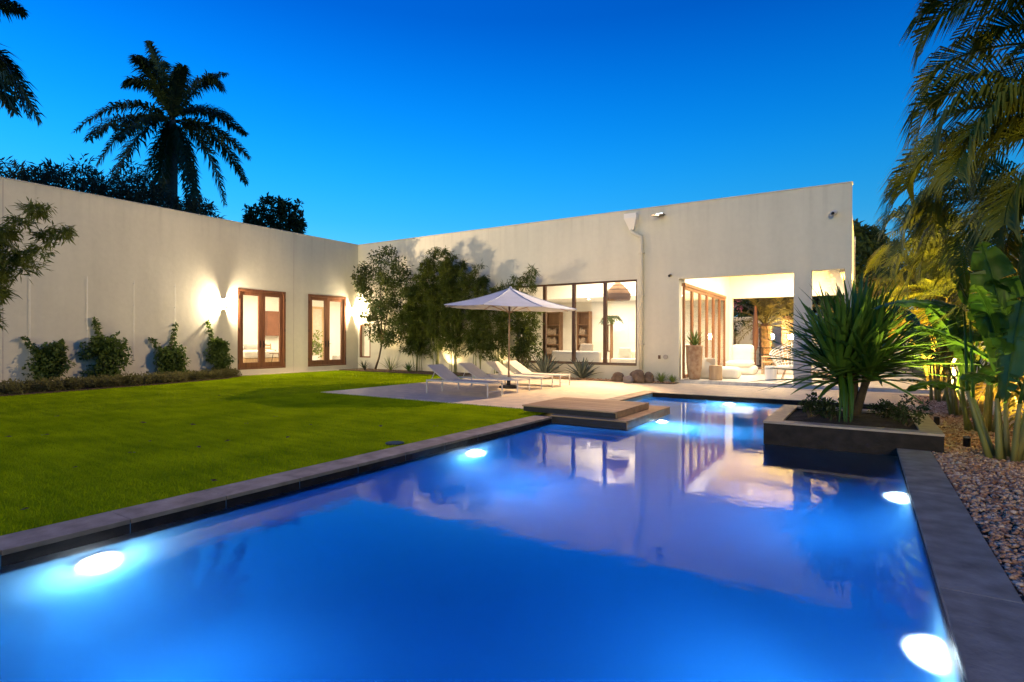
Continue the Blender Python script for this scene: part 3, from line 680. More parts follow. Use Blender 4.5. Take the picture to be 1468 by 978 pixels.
# trellis wires
for i, px in enumerate((42, 124, 191, 250)):
    p = at_x(px, 450, LX); m_ = MB(); m_.tube([(LX+.05, p.y, .5), (LX+.05, p.y, 3.2)], .006, 5)
    for z in (.8, 1.6, 2.4, 3.1): m_.tube([(LX, p.y, z), (LX+.055, p.y, z)], .01, 5)
    tag(m_.build('trellis_wire', M['cable'], loc=(LX+.05, p.y, 0)), ['thin vertical trellis wire near the left edge of the wall', 'thin vertical trellis wire above the second climbing plant', 'thin vertical trellis wire between second and third climbing plants', 'thin vertical trellis wire above the third climbing plant'][i], 'wire', 'trellis wires on the wing wall')
# ================================================================== POOLSIDE THINGS
# timber-topped step platform
t = thing('step_platform', 'two-tier brown plank platform stepping from the patio over the pool corner', 'platform', (-4.4, 9.6, 0))
m_ = MB(); m_.box(PX0-.02, -3.26, 8.61, 11.0, WZ-.12, .005); m_.build('lower_base', M['deckdark'], t)
m_ = MB(); n = 9; s = (11.0-8.6)/n
for i in range(n): m_.box(PX0-.03, -3.245, 8.6+i*s+.003, 8.6+(i+1)*s-.003, .0055, .03)
m_.build('lower_tread', M['deck'], t, bevel=.003)
m_ = MB(); m_.box(-5.33, -3.52, 8.79, 10.46, .031, .118); m_.build('upper_base', M['deckdark'], t)
m_ = MB(); n = 7; s = (10.48-8.77)/n
for i in range(n): m_.box(-5.35, -3.50, 8.77+i*s+.003, 8.77+(i+1)*s-.003, .1185, .143)
m_.build('upper_tread', M['deck'], t, bevel=.003)
m_ = MB(); m_.box(-3.519, -3.50, 8.80, 10.45, .031, .118); m_.build('riser', M['deck'], t)
m_ = MB(); m_.box(-3.259, -3.245, 8.62, 10.98, WZ-.1, .005); m_.build('lower_riser', M['deck'], t)
# planter
PLX0, PLX1, PLY0, PLY1, PZ = -1.19, .835, 8.52, 10.9, .215
t = thing('planter_box', 'dark stone raised planter box jutting into the pool', 'planter', (-.2, 9.7, 0))
m_ = MB(); wl = .225
m_.box(PLX0, PLX1, PLY0, PLY0+wl, -1.72, PZ-.03); m_.box(PLX0, PLX1, PLY1-wl, PLY1, -1.72, PZ-.03); m_.box(PLX0, PLX0+wl, PLY0+wl, PLY1-wl, -1.72, PZ-.03); m_.box(PLX1-wl, PLX1, PLY0+wl, PLY1-wl, -1.72, PZ-.03)
m_.build('wall', M['facet'], t)
m_ = MB(); o_ = .008
m_.box(PLX0-o_, PLX1+o_, PLY0-o_, PLY0+wl, PZ-.0295, PZ); m_.box(PLX0-o_, PLX1+o_, PLY1-wl, PLY1+o_, PZ-.0295, PZ); m_.box(PLX0-o_, PLX0+wl, PLY0+wl+.004, PLY1-wl-.004, PZ-.0295, PZ); m_.box(PLX1-wl, PLX1+o_, PLY0+wl+.004, PLY1-wl-.004, PZ-.0295, PZ)
m_.build('rim', pm('planter_rim_stone', (.36, .29, .23), .45, .2, 8., .2, 30), t, bevel=.004)
m_ = MB(); N_ = 16
xx = np.linspace(PLX0+wl, PLX1-wl, N_); yy = np.linspace(PLY0+wl, PLY1-wl, N_)
V = [(x, y, PZ-.06+.10*math.exp(-((x+.15)**2+(y-9.7)**2)/.5)+random.uniform(-.012, .012)) for y in yy for x in xx]
m_.add(V, [(j*N_+i, j*N_+i+1, (j+1)*N_+i+1, (j+1)*N_+i) for j in range(N_-1) for i in range(N_-1)]); m_.build('soil', M['soil'], t)
# underwater lamps
def poollamp(p, n, label, pw=265, r=.095):
    p = Vector(p); n = Vector(n).normalized(); t = thing('pool_light', label, 'pool light', p, 'lights under the pool water')
    m_ = MB(); m_.tube([p+n*.002, p+n*.03], r+.03, 20); m_.build('trim_ring', M['metal'], t)
    m_ = MB(); m_.tube([p+n*.031, p+n*.07, p+n*.11, p+n*.14, p+n*.15], [r, r*.97, r*.76, r*.42, r*.05], 24); m_.build('lens', M['poolg'], t, smooth=True)
    lamp('POINT', p+n*.10+Vector((0, 0, -.17)), pw*.16, (.9, .97, 1), .05)
    lamp('SPOT', p+n*.14, pw*1.05, (.7, .95, 1), .08, p+n*1.3+Vector((0, 0, -.85)), 95, 1.)
poollamp((PX0, 1.75, -.49), (1, 0, 0), 'round pool light glowing in the left wall, nearest the camera')
poollamp((PX0, 6.25, -.62), (1, 0, 0), 'round pool light glowing in the left wall below the lawn coping, middle of the pool')
poollamp((-3.24, 10.2, -.42), (1, 0, 0), 'round pool light glowing beside the plank platform', 760)
poollamp((-2.73, PY1, -.62), (0, -1, 0), 'round pool light glowing in the far end wall', 850)
poollamp((PX1, 6.75, -.5), (-1, 0, 0), 'round pool light glowing in the right wall just in front of the planter')
poollamp((PX1, 3.62, -.5), (-1, 0, 0), 'round pool light glowing in the right wall, nearest the camera')
# skimmer mouth and lawn drain
m_ = MB(); p = at_x(603, 650, PX0); m_.box(PX0+.003, PX0+.008, p.y-.16, p.y+.16, WZ-.02, -.045); tag(m_.build('skimmer_mouth', M['darkmetal'], loc=(PX0, p.y, WZ)), 'dark skimmer slot in the left pool edge', 'skimmer')
p = at_z(566, 636); m_ = MB(); m_.lathe((p.x, p.y, .0), [(.12, 0), (.12, .012), (.10, .016)], 20); tag(m_.build('drain_cover', M['darkmetal'], loc=(p.x, p.y, 0)), 'dark round drain cover in the lawn by the coping', 'drain cover')

# sun loungers
def make_lounger():
    x0, x1, y0, y1, z = -9.30, -7.40, 10.60, 11.24, .335
    t = thing('sun_lounger', '', 'sun lounger', ((x0+x1)/2, (y0+y1)/2, 0), 'white sling sun loungers on the patio')
    r = .014
    f_ = MB(); f_.box(x0, x1, y0, y0+.03, z-.03, z+.008); f_.box(x0, x1, y1-.03, y1, z-.03, z+.008); f_.box(x0, x0+.03, y0+.03, y1-.03, z-.03, z+.006); f_.box(x1-.03, x1, y0+.03, y1-.03, z-.03, z+.006)
    f_.build('frame', M['metal'], t, bevel=.004)
    for x in (x0, x1-.03):
        for y in (y0, y1-.03):
            l = MB(); l.box(x, x+.03, y, y+.03, .004, z-.031); l.build('leg', M['metal'], t, bevel=.003)
    st = MB(); st.box(x1-.026, x1-.006, y0+.03, y1-.03, .11, .13); st.build('stretcher', M['metal'], t)
    px = x0+.60; s_ = MB(); n = 8
    P = [(px+(x1-px-.01)*k/n, z+.012-.018*math.sin(math.pi*k/n)) for k in range(n+1)]
    for k in range(n): s_.add([(P[k][0], y0+.02, P[k][1]), (P[k+1][0], y0+.02, P[k+1][1]), (P[k+1][0], y1-.02, P[k+1][1]), (P[k][0], y1-.02, P[k][1]), (P[k][0], y0+.02, P[k][1]-.008), (P[k+1][0], y0+.02, P[k+1][1]-.008), (P[k+1][0], y1-.02, P[k+1][1]-.008), (P[k][0], y1-.02, P[k][1]-.008)], [(0,1,2,3),(7,6,5,4),(0,4,5,1),(3,2,6,7)])
    s_.build('seat_sling', M['sling'], t)
    bk = Vector((x0+.02, 0, z+.37)); pv = Vector((px, 0, z+.014)); d = (bk-pv); nn = Vector((-d.z, 0, d.x)).normalized()
    b_ = MB(); cc = (bk+pv)/2; b_.obox((cc.x, (y0+y1)/2, cc.z), d/2, (0, (y1-y0)/2-.02, 0), nn*.005); bo = b_.build('backrest', M['sling'], t)
    b2 = MB()
    for y in (y0+.03, y1-.03): b2.tube([(pv.x, y, pv.z-.015), (bk.x, y, bk.z-.015)], .012, 6)
    b2.tube([(bk.x, y0+.03, bk.z-.012), (bk.x, y1-.03, bk.z-.012)], .012, 6); b2.build('backrest_frame', M['metal'], t)
    q = pv+d*.62
    for y in (y0+.06, y1-.06): p_ = MB(); p_.tube([(q.x, y, q.z-.02), (x0+.12, y, z-.01)], .009, 6); p_.build('prop', M['metal'], t)
    return t
lo = make_lounger()
labs = ['white sling sun lounger nearest the lawn, first of the row', 'white sling sun lounger, second of the row from the lawn', 'white sling sun lounger just behind the umbrella pole, third of the row', 'white sling sun lounger nearest the house window, last of the row']
for i, y in enumerate((10.92, 12.22, 13.46, 14.45)):
    o = lo if i == 0 else copy_tree(lo)
    o.location.y = y; o['label'] = labs[i]; o.location.x += (0, .0, .02, .06)[i]; o.rotation_euler.z = R((0, .8, -.6, .5)[i])
# umbrella
U = Vector((-8.42, 13.08, 0)); t = thing('patio_umbrella', 'open white octagonal patio umbrella with wooden pole over the loungers', 'umbrella', U)
m_ = MB(); m_.lathe(U, [(.27, .003), (.27, .05), (.20, .075), (.06, .085), (.045, .3)], 24); m_.build('base', M['darkmetal'], t, smooth=False)
m_ = MB(); m_.tube([U+Vector((0, 0, .08)), U+Vector((.02, 0, 2.70))], .026, 10); m_.build('pole', M['pole'], t, smooth=True)
tilt = R(2.0); cp = MB(); rr = 1.93; apex = U+Vector((.05, 0, 2.80)); n = 8; seg = 6
def upt(a, k):
    rad = rr*k; z = -.56*k-.10*math.sin(math.pi*k)*.5
    q = Vector((math.cos(a)*rad, math.sin(a)*rad, z)); return apex+Matrix.Rotation(tilt, 3, 'Y') @ q
vs = []; fs = []
sub = 6
for i in range(n*sub):
    a0 = 2*math.pi*(i//sub)/n+.22; a1 = a0+2*math.pi/n; fr_ = (i % sub)/sub
    for k in range(1, seg+1):
        p = upt(a0, k/seg).lerp(upt(a1, k/seg), fr_); p.z -= .02*math.sin(math.pi*fr_)*(k/seg); vs.append(p)
vs.append(apex); A = len(vs)-1; Nn = n*sub
for i in range(Nn):
    j = (i+1) % Nn; fs.append((A, i*seg, j*seg))
    for k in range(seg-1): fs.append((i*seg+k, i*seg+k+1, j*seg+k+1, j*seg+k))
cp.add(vs, fs); co = cp.build('canopy', M['canvas'], t, smooth=False); so = co.modifiers.new('thick', 'SOLIDIFY'); so.thickness = .006
m_ = MB()
for i in range(n):
    a = 2*math.pi*i/n+.22; m_.tube([upt(a, k/seg)+Vector((0, 0, .006)) for k in range(0, seg+1)], .009, 5)
m_.build('seam', M['canvas'], t)
for i in range(n):
    a = 2*math.pi*i/n+.22; m_ = MB(); m_.tube([upt(a, .03)-Vector((0, 0, .03)), upt(a, .5)-Vector((0, 0, .02)), upt(a, .98)-Vector((0, 0, .015))], .011, 5); m_.tube([U+Vector((.02, 0, 2.1)), upt(a, .5)-Vector((0, 0, .03))], .009, 5); m_.build('rib', M['pole'], t)
m_ = MB(); m_.lathe(apex, [(.05, -.02), (.045, .02), (.02, .05)], 12); m_.build('finial', M['canvas'], t)

# ================================================================== PLANTS
def ptwall(px, py): return at_x(px, py, LX)
# climbing plants on the wing wall
def climber(px, base_y, w, h, tall, seed, label):
    r = np.random.default_rng(seed); c = at_x(px, 500, LX); t = thing('climbing_plant', label, 'climbing plant', (LX+.25, c.y, .02), 'climbing plants along the wing wall')
    m_ = MB()
    for k in range(4):
        y = c.y+r.uniform(-.1, .1); m_.tube([(LX+.3, c.y+r.uniform(-.08, .08), .0), (LX+.18, y, h*.5), (LX+.08, c.y+tall[0]*r.uniform(.5, 1), h*tall[1]*.9)], [.012, .009, .004], 5)
    m_.build('stem', M['bark'], t)
    m_ = MB(); cs = []; rd = []
    for k in range(34):
        z = r.uniform(.12, h); ww = w*(.65+.35*math.sin(math.pi*min(1, z/h))); cs.append((LX+.2+r.uniform(-.1, .16), c.y+r.uniform(-ww, ww)*.5*r.uniform(.6, 1.1), z)); rd.append(r.uniform(.15, .25))
    for k in range(7):
        f_ = k/6; cs.append((LX+.1, c.y+tall[0]*(.4+.6*f_), h*(.9+(tall[1]-.9)*f_))); rd.append(.09*(1-f_*.6))
    if len(tall) > 2:
        for k in range(6): f_ = k/5; cs.append((LX+.12, c.y+tall[2]*(.3+.7*f_), h*(.75+.45*f_))); rd.append(.08*(1-f_*.4))
    clump_leaves(m_, cs[:34], [q*1.12 for q in rd[:34]], 52, .11, .085, .35, .5, r); clump_leaves(m_, cs[34:], rd[34:], 17, .10, .075, .3, .5, r)
    for k in range(3):   # stray runners
        y = c.y+r.uniform(-1, 1)*w*.8; clump_leaves(m_, [(LX+.06, y, r.uniform(.3, h))], [.07], 8, .08, .06, .2, .5, r)
    m_.build('foliage', M['l_vine'], t)
climber(65, 0, .66, 1.12, (.35, 1.12, -.5), 1, 'dense rounded climbing plant near the left edge of the wall')
climber(148, 0, 1.05, 1.38, (-.25, 1.38), 2, 'widest climbing plant with a short upright tip, second along the wall')
climber(240, 0, .80, 1.12, (.2, 1.62, -.55), 3, 'loose climbing plant with two upright shoots, third along the wall')
climber(308, 0, .62, 1.25, (-.3, 1.55), 4, 'slender climbing plant beside the sconce and french door')
# ground cover in the bed
m_ = MB(); r = np.random.default_rng(11); n = 900
y = r.uniform(1.5, 11.6, n); xb = np.interp(y, [-4, 3, 5.5, 8.5, 10.6, 11.7], [-16.6, -16.75, -17.05, -17.6, -18.2, -19.1]); x = xb-.12-np.abs(r.normal(0, .55, n)); x = np.maximum(x, LX+.15)
clump_leaves(m_, np.stack([x, y, .07+.10*r.random(n)], 1), .14+.09*r.random(n), 24, .085, .035, -.15, .7, r)
o = m_.build('ground_cover', M['l_cover']); struct(o, 'stuff'); o['label'] = 'low olive brown ground cover edging the lawn'; o['category'] = 'ground cover'
# bamboo frond reaching in from the left edge
def bamboo(name, base, tops, label, cat, group, seed, mat='l_bamboo', leafn=26, twig=.5, low=.3, ln=.15, stemr=.016, den=1.):
    r = np.random.default_rng(seed); t = thing(name, label, cat, base, group); m_ = MB(); lf = MB(); b0 = np.asarray(base, float)
    for tp in tops:
        tp = np.asarray(tp, float); s = b0+np.array([r.uniform(-.22, .22), r.uniform(-.15, .15), 0]); mid = s*.45+tp*.55; mid[:2] = s[:2]*.75+tp[:2]*.25; mid[2] = s[2]*.35+tp[2]*.75
        n = 14; P = bez(s, mid, tp, n); m_.tube([Vector(p) for p in P], list(np.linspace(stemr, .003, n)), 6)
        hh = tp[2]-s[2]
        for k in range(int(n*1.6*den)):
            f_ = r.uniform(low, 1.0)**.8; i = min(n-2, int(f_*(n-1))); p = P[i]+(P[i+1]-P[i])*r.random()
            a = r.uniform(0, 6.28); L_ = twig*(1.15-f_*.75)*r.uniform(.5, 1.2); q = p+np.array([math.cos(a)*L_, math.sin(a)*L_*.8, L_*r.uniform(.1, .6)])
            m_.tube([Vector(p), Vector((p+q)/2+np.array([0, 0, .05])), Vector(q)], [.004, .003, .002], 3, False)
            nl = leafn; u = r.random((nl, 1)); pos = p+(q-p)*(.25+.8*u)+r.normal(size=(nl, 3))*.045
            d = nrm((q-p)/max(L_, .01)*.7+r.normal(size=(nl, 3))*.55+np.array([0, 0, -.55])); up = nrm(np.array([0, 0, 1.])+r.normal(size=(nl, 3))*.5)
            leaves(lf, pos, d, up, ln*(.6+.7*r.random(nl)), ln*.16*(.7+.6*r.random(nl)), .1)
    m_.build('culm', M['culm'], t, smooth=True); lf.build('foliage', M[mat], t)
    return t
p = at_x(-60, 560, -13.5)
bamboo('bamboo_plant', (p.x, p.y, 0), [at_x(108, 322, -13.), at_x(55, 300, -13.), at_x(5, 330, -13.3), at_x(-10, 420, -13), at_x(30, 360, -13.2), at_x(-20, 350, -13.2)], 'feathery bamboo leaning in at the left edge in front of the wing wall', 'bamboo', None, 21, mat='l_bamboo2', low=.4, twig=.5, leafn=34, ln=.18, den=1.15)
# small corner tree
def smalltree(base, pts, name, label, cat, seed, cl, per, ln, wd, mat, group=None, bark='bark', r0=.05):
    r = np.random.default_rng(seed); t = thing(name, label, cat, base, group); m_ = MB()
    base = Vector(base)
    fork = Vector(pts[0])
    m_.tube([base, base.lerp(fork, .4)+Vector((.05, 0, 0)), fork], [r0, r0*.8, r0*.65], 8)
    for p in pts[1:]: p = Vector(p); m_.tube([fork, fork.lerp(p, .5)+Vector((r.uniform(-.1, .1), r.uniform(-.1, .1), .05)), p], [r0*.6, r0*.4, r0*.15], 6)
    m_.build('trunk', M[bark], t, smooth=True)
    m_ = MB(); cs = []; rd = []
    for c, ra in cl:
        for k in range(9): cs.append(np.asarray(c)+rdir(1, r)[0]*ra*r.uniform(.5, 1.)*np.array([1, .8, .9])); rd.append(ra*r.uniform(.35, .6))
    clump_leaves(m_, cs, rd, per, ln, wd, .3, .6, r); m_.build('crown', M[mat], t)
    return t
Y0 = 16.85
def Q(px, py, y=Y0): return tuple(at_y(px, py, y))
smalltree(at_y(538, 529, Y0), [Q(548, 490), Q(530, 430), Q(560, 420), Q(545, 380), Q(572, 400), Q(525, 400)], 'small_tree', 'small multi-branched tree with yellow-lit leaves in the inner corner', 'tree', 31,
  [(Q(532, 385), .6), (Q(552, 372), .6), (Q(574, 388), .6), (Q(542, 412), .7), (Q(568, 416), .7), (Q(524, 420), .5), (Q(545, 442), .65), (Q(575, 445), .6), (Q(530, 448), .5), (Q(555, 468), .65), (Q(580, 470), .55), (Q(562, 488, 16.6), .45), (Q(516, 402), .35), (Q(588, 420), .5), (Q(540, 478), .5), (Q(560, 395, 16.5), .6), (Q(550, 430, 16.4), .55)], 60, .12, .062, 'l_tree')
# bamboo clumps along the facade
bl = ['bamboo clump next to the corner tree', 'tall bamboo clump standing left of the middle of the bamboo row', 'tallest dense bamboo clump in the middle of the bamboo row', 'bamboo clump behind the first lounger backrest, right of the tallest', 'thin bamboo clump directly behind the umbrella', 'bamboo clump at the right end of the row beside the picture window']
for i, (px, tops) in enumerate([(598, [(590, 415), (600, 395), (612, 385), (585, 440), (575, 455), (605, 430)]), (622, [(608, 372), (618, 362), (630, 378), (640, 400), (600, 400), (625, 420), (612, 440)]),
      (652, [(632, 358), (645, 362), (660, 378), (640, 380), (668, 400), (650, 420), (632, 430)]), (684, [(668, 390), (685, 382), (692, 400), (700, 420), (680, 430), (675, 440)]), (716, [(700, 430), (712, 410), (728, 400), (735, 420), (720, 450), (695, 460)]), (752, [(740, 398), (766, 384), (758, 395), (750, 430), (770, 440), (745, 460), (765, 480)])]):
    b0 = at_y(px, 528, 17.15); yy = [16.7, 16.85, 17.0, 16.6]
    bamboo('bamboo_clump', (b0.x, 17.15, .03), [Q(a, b_, yy[k % 4]) for k, (a, b_) in enumerate(tops)], bl[i], 'bamboo', 'bamboo clumps along the facade', 40+i, low=.12, twig=(.55, .5, .52, .5, .45, .42)[i], leafn=(44, 40, 40, 36, 28, 24)[i], ln=.19, den=(1.9, 1.8, 1.8, 1.6, 1.3, 1.2)[i])
# low leafy shrub in front of the window end
r = np.random.default_rng(55); b0 = at_y(752, 530, 16.9); t = thing('leafy_shrub', 'loose round-leaved shrub lit from behind beside the picture window', 'shrub', (b0.x, 16.9, .03)); m_ = MB()
for k in range(6): m_.tube([(b0.x+r.uniform(-.1, .1), 16.9, .03), (b0.x+r.uniform(-.4, .4), 16.9+r.uniform(-.2, .2), r.uniform(.8, 1.9))], [.014, .005], 5)
m_.build('stem', M['bark'], t)
m_ = MB(); cs = [Q(745+r.uniform(-14, 28), r.uniform(440, 522), 16.9+r.uniform(-.25, .25)) for k in range(40)]; clump_leaves(m_, cs, [.2]*40, 22, .12, .08, .2, .5, r); m_.build('foliage', M['l_tree'], t)
# agaves and spiky plants
def rosette(name, c, n, L, w, label, cat, mat, seed, group=None, up=(.35, 1.3), width=None):
    r = np.random.default_rng(seed); t_ = MB(); c = Vector(c)
    for k in range(n):
        a = k*2.4+r.uniform(-.3, .3); el = up[0]+(up[1]-up[0])*(k/n)**.9; l = L*r.uniform(.8, 1.1); d = Vector((math.cos(a)*math.cos(el), math.sin(a)*math.cos(el), math.sin(el)))
        strap(t_, c+d*.03, c+d*l*.55+Vector((0, 0, .06*l)), c+d*l-Vector((0, 0, .05*l*math.cos(el))), w, 7, .3)
    return tag(t_.build(name, M[mat], loc=tuple(c)), label, cat, group)
c = at_z(782, 535); rosette('agave_plant', (at_y(781, 530, 17.).x, 17.0, .02), 30, .95, .12, 'grey green agave behind the last lounger, left of two', 'agave', 'l_agave', 61, 'agaves below the window')
p = at_z(843, 543); rosette('agave_plant', (p.x, min(p.y, 17.25), .02), 30, .85, .11, 'grey green agave standing alone below the picture window, right of two', 'agave', 'l_agave', 62, 'agaves below the window')
for px, py, y, L, n, lb, mt, sd in ((560, 527, 16.9, .75, 26, 'small spiky green plant beside the foot of the corner tree', 'green', 63), (586, 529, 16.85, .5, 20, 'low spiky tuft between the corner tree and the bamboo', 'l_yucca', 64), (522, 526, 17.2, .45, 18, 'small dark tuft in the corner under the small window', 'l_shrub', 65), (948, 548, 17.2, .38, 40, 'grassy green tuft beside the rocks', 'green', 66), (964, 549, 17.3, .3, 30, 'small low green tuft below the terrace corner', 'green', 67)):
    p = at_y(px, py, y); rosette('spiky_plant', (p.x, y, .03), n, L, .03 if n > 22 else .05, lb, 'plant', mt, sd)
# rocks
def rock(px, py, rx, rz, label, mat, seed, y=None):
    import bmesh
    r = random.Random(seed); p = at_z(px, py); x, yy_ = p.x, min(p.y, 17.3); bm = bmesh.new(); bmesh.ops.create_icosphere(bm, subdivisions=3, radius=1)
    ph = [r.uniform(0, 6) for _ in range(6)]
    for v in bm.verts:
        c_ = v.co; k = 1+.16*math.sin(3*c_.x+ph[0])*math.cos(2.5*c_.y+ph[1])+.1*math.sin(5*c_.z+ph[2]+2*c_.x)+.05*math.sin(9*c_.y+ph[3]); v.co = Vector((c_.x*rx*k, c_.y*rx*.8*k, c_.z*rz*k+rz*.75))
    me = bpy.data.meshes.new('rock'); bm.to_mesh(me); bm.free(); me.materials.append(mat); me.polygons.foreach_set('use_smooth', [True]*len(me.polygons))
    o = bpy.data.objects.new('rock', me); COL.objects.link(o); o.location = (x, yy_, .0); tag(o, label, 'rock', 'rocks by the facade'); return o
rock(886, 547, .20, .17, 'dark brown squat rock, leftmost of the group by the downpipe', M['stone'], 1)
rock(900, 549, .16, .14, 'small grey rounded rock between the brown ones', M['stonegrey'], 2)
rock(914, 549, .21, .25, 'tallest upright brown rock by the downpipe', M['stone'], 3)
rock(929, 549, .21, .18, 'brown sloping rock, rightmost of the group', M['stone'], 4)
# big strap-leaved plant in the planter
t = thing('strap_leaf_palm', 'bushy palm-like plant with long green sword leaves on a forked trunk in the planter', 'plant', (-.13, 9.65, PZ-.05))
b0 = Vector((-.13, 9.65, PZ-.06)); heads = [at_y(1205, 542, 9.55), at_y(1245, 536, 9.75), at_y(1226, 516, 9.9)]
m_ = MB()
for hd_ in heads: m_.tube([b0, b0.lerp(hd_, .35)+Vector((0, 0, -.02)), b0.lerp(hd_, .7), hd_, hd_+(hd_-b0)*.15], [.08, .062, .052, .06, .05], 10)
m_.build('trunk', pm('dark_fibrous_trunk', (.04, .03, .02), .95, .4, 14., .9, 40), t, smooth=True)
r = np.random.default_rng(71)
for hi, hd_ in enumerate(heads):
    m_ = MB()
    for k in range(125):
        a = r.uniform(0, 6.28); f_ = r.random(); el = R(-6+88*f_**.9); L_ = r.uniform(1.02, 1.4); lean = (hd_-b0)*.8; lean.z = 0
        d = Vector((math.cos(a)*math.cos(el), math.sin(a)*math.cos(el), math.sin(el)))+lean*.35; d.normalize()
        dr = .02+.14*(1-f_)*r.random()
        p0 = hd_+Vector((0, 0, r.uniform(-.12, .12)))+d*.04
        strap(m_, p0, p0+d*L_*.55+Vector((0, 0, .05)), p0+d*L_+Vector((0, 0, -dr*L_)), r.uniform(.075, .11), 6, .18, taper=.65)
    m_.build('leaf_head', M['l_yucca'], t)
m_ = MB()
for k in range(7):
    p0 = heads[0]+Vector((r.uniform(-.03, .12), -.08, r.uniform(-.1, .1))); strap(m_, p0, p0+Vector((r.uniform(0, .12), -.28, .0)), p0+Vector((r.uniform(0, .1), -.34, -.55-r.uniform(0, .3))), .07, 7, .2)
m_.build('hanging_leaf', M['l_banana'], t)
# small shrubs in the planter
for i, (px, py, y, s, lb) in enumerate(((1160, 590, 9.5, .22, 'small leafy shrub at the left corner of the planter soil'), (1190, 592, 9.3, .2, 'small leafy shrub left of the strap-leaf palm trunk'), (1275, 597, 9.8, .24, 'small dark shrub right of the strap-leaf palm trunk'), (1300, 603, 9.35, .22, 'small dark shrub at the right corner of the planter soil'))):
    r = np.random.default_rng(80+i); c = at_y(px, py, y); t = thing('small_shrub', lb, 'shrub', (c.x, y, PZ-.06), 'small shrubs in the planter'); m_ = MB(); lf = MB()
    for k in range(9):
        a = r.uniform(0, 6.28); q = Vector((c.x+math.cos(a)*s*r.uniform(.3, 1), y+math.sin(a)*s*r.uniform(.3, 1), PZ+s*r.uniform(.3, 1.25))); m_.tube([(c.x, y, PZ-.07), q], [.006, .003], 4)
        clump_leaves(lf, [q], [.075], 26, .06, .036, .0, .8, r); clump_leaves(lf, [q*.6+Vector((c.x, y, PZ))*.4], [.07], 12, .055, .034, .0, .8, r)
    m_.build('stem', M['bark'], t); lf.build('foliage', M['l_shrub'], t)

# banana-like clumps on the right
def bananaleaf(parent, base, ctrl, joint, lc, tip, w, seed, n=30, mat='l_banana'):
    """petiole base->joint, blade joint->tip"""
    r = np.random.default_rng(seed); m_ = MB(); P = bez(base, ctrl, joint, 8); m_.tube([Vector(p) for p in P], list(np.linspace(.019, .013, 8)), 6)
    B = bez(joint, lc, tip, n); T = bezt(joint, lc, tip, n); up = np.array([0, 0, 1.]); hd = np.asarray(tip, float)-np.asarray(joint, float)
    a = r.uniform(0, 6.28); s0 = np.cross(T[0], up); s0 = s0 if np.linalg.norm(s0) > .2 else np.array([math.cos(a), math.sin(a), 0]); s0 = s0/np.linalg.norm(s0)
    tw = r.uniform(-.5, .5)
    side = nrm(s0-T*(T@s0)[:, None]); nn = nrm(np.cross(side, T)); side = nrm(side*math.cos(tw)+nn*math.sin(tw)); nn = nrm(np.cross(side, T))
    t = np.linspace(0, 1, n); ww = w*np.sin(np.pi*np.clip(.06+t*.94, 0, 1))**.55*(1-.25*t)
    ww[-1] = .01
    m_.tube([Vector(p-q*.008) for p, q in zip(B, nn)], list(np.linspace(.013, .003, n)), 5)
    for sg in (-1, 1):
        rip = r.random(n) < .24; V = []; K = 5
        for i in range(n):
            for k in range(K):
                f_ = k/(K-1); q = B[i]+side[i]*sg*ww[i]*.5*f_+nn[i]*ww[i]*(.28*f_-.34*f_*f_)+nn[i]*(.012*math.sin(i*1.1+k+seed)*f_+(.004 if i % 2 else -.004)*min(1, k))+T[i]*.10*w*f_
                V.append(q)
        V = np.array(V); Fc = []
        for i in range(n-1):
            for k in range(K-1):
                if rip[i] and k >= 1: continue
                Fc.append((i*K+k, i*K+k+1, (i+1)*K+k+1, (i+1)*K+k))
        m_.arr(V, Fc)
        # torn edges: narrow strips where the blade has split
        for i in range(n-1):
            if rip[i]:
                a0 = V[i*K+1]; a1 = V[(i+1)*K+1]; e0 = V[i*K+K-1]; m_.arr(np.array([a0, a1, e0*.75+V[(i+1)*K+K-1]*.25, e0]), [(0, 1, 2, 3)])
    o = m_.build('leaf', M[mat], parent, smooth=True)
    return o
def bananaclump(c, ns, hh, leafspec, label, seed):
    r = np.random.default_rng(seed); c = Vector(c); t = thing('banana_plant', label, 'plant', c, 'broad-leaved plants on the gravel'); st = []
    for k in range(ns):
        a = k*2.399+seed; rad = .05+.13*math.sqrt(k/ns); b0 = c+Vector((math.cos(a)*rad, math.sin(a)*rad, 0)); lean = Vector((math.cos(a), math.sin(a), 0))*r.uniform(.02, .24); tp = b0+lean+Vector((0, 0, hh*r.uniform(.7, 1.1)))
        m_ = MB(); m_.tube([b0, b0.lerp(tp, .3), b0.lerp(tp, .7), tp], [r.uniform(.03, .044), .032, .025, .018], 10); m_.build('stalk', M['stalk'], t, smooth=True); st.append(tp)
    for k, (jt, tp, w) in enumerate(leafspec):
        jt = np.asarray(jt, float); tp = np.asarray(tp, float); b0 = np.asarray(st[k % ns]); lc = (jt+tp)/2+np.array([0, 0, .22*np.linalg.norm(tp-jt)*r.uniform(.5, 1.2)])
        bananaleaf(t, b0, (b0+jt)/2+np.array([0, 0, .15]), jt, lc, tp, w, seed*13+k)
    return t
def spread(c, n, seed, z0, z1, ll, bias=(0, 0)):
    r = np.random.default_rng(seed); out = []
    for k in range(n):
        a = r.uniform(0, 6.28); rad = r.uniform(.1, .5); h = r.uniform(z0, z1); jt = Vector((c[0]+math.cos(a)*rad+bias[0]*.3, c[1]+math.sin(a)*rad+bias[1]*.3, h)); L_ = ll*r.uniform(.75, 1.2); el = r.uniform(-.5, 1.0)
        tp = jt+Vector((math.cos(a)*math.cos(el)*L_+bias[0], math.sin(a)*math.cos(el)*L_+bias[1], math.sin(el)*L_)); out.append((jt, tp, r.uniform(.34, .5)))
    return out
Y1 = 8.4
def B(px, py, y): return at_y(px, py, y)
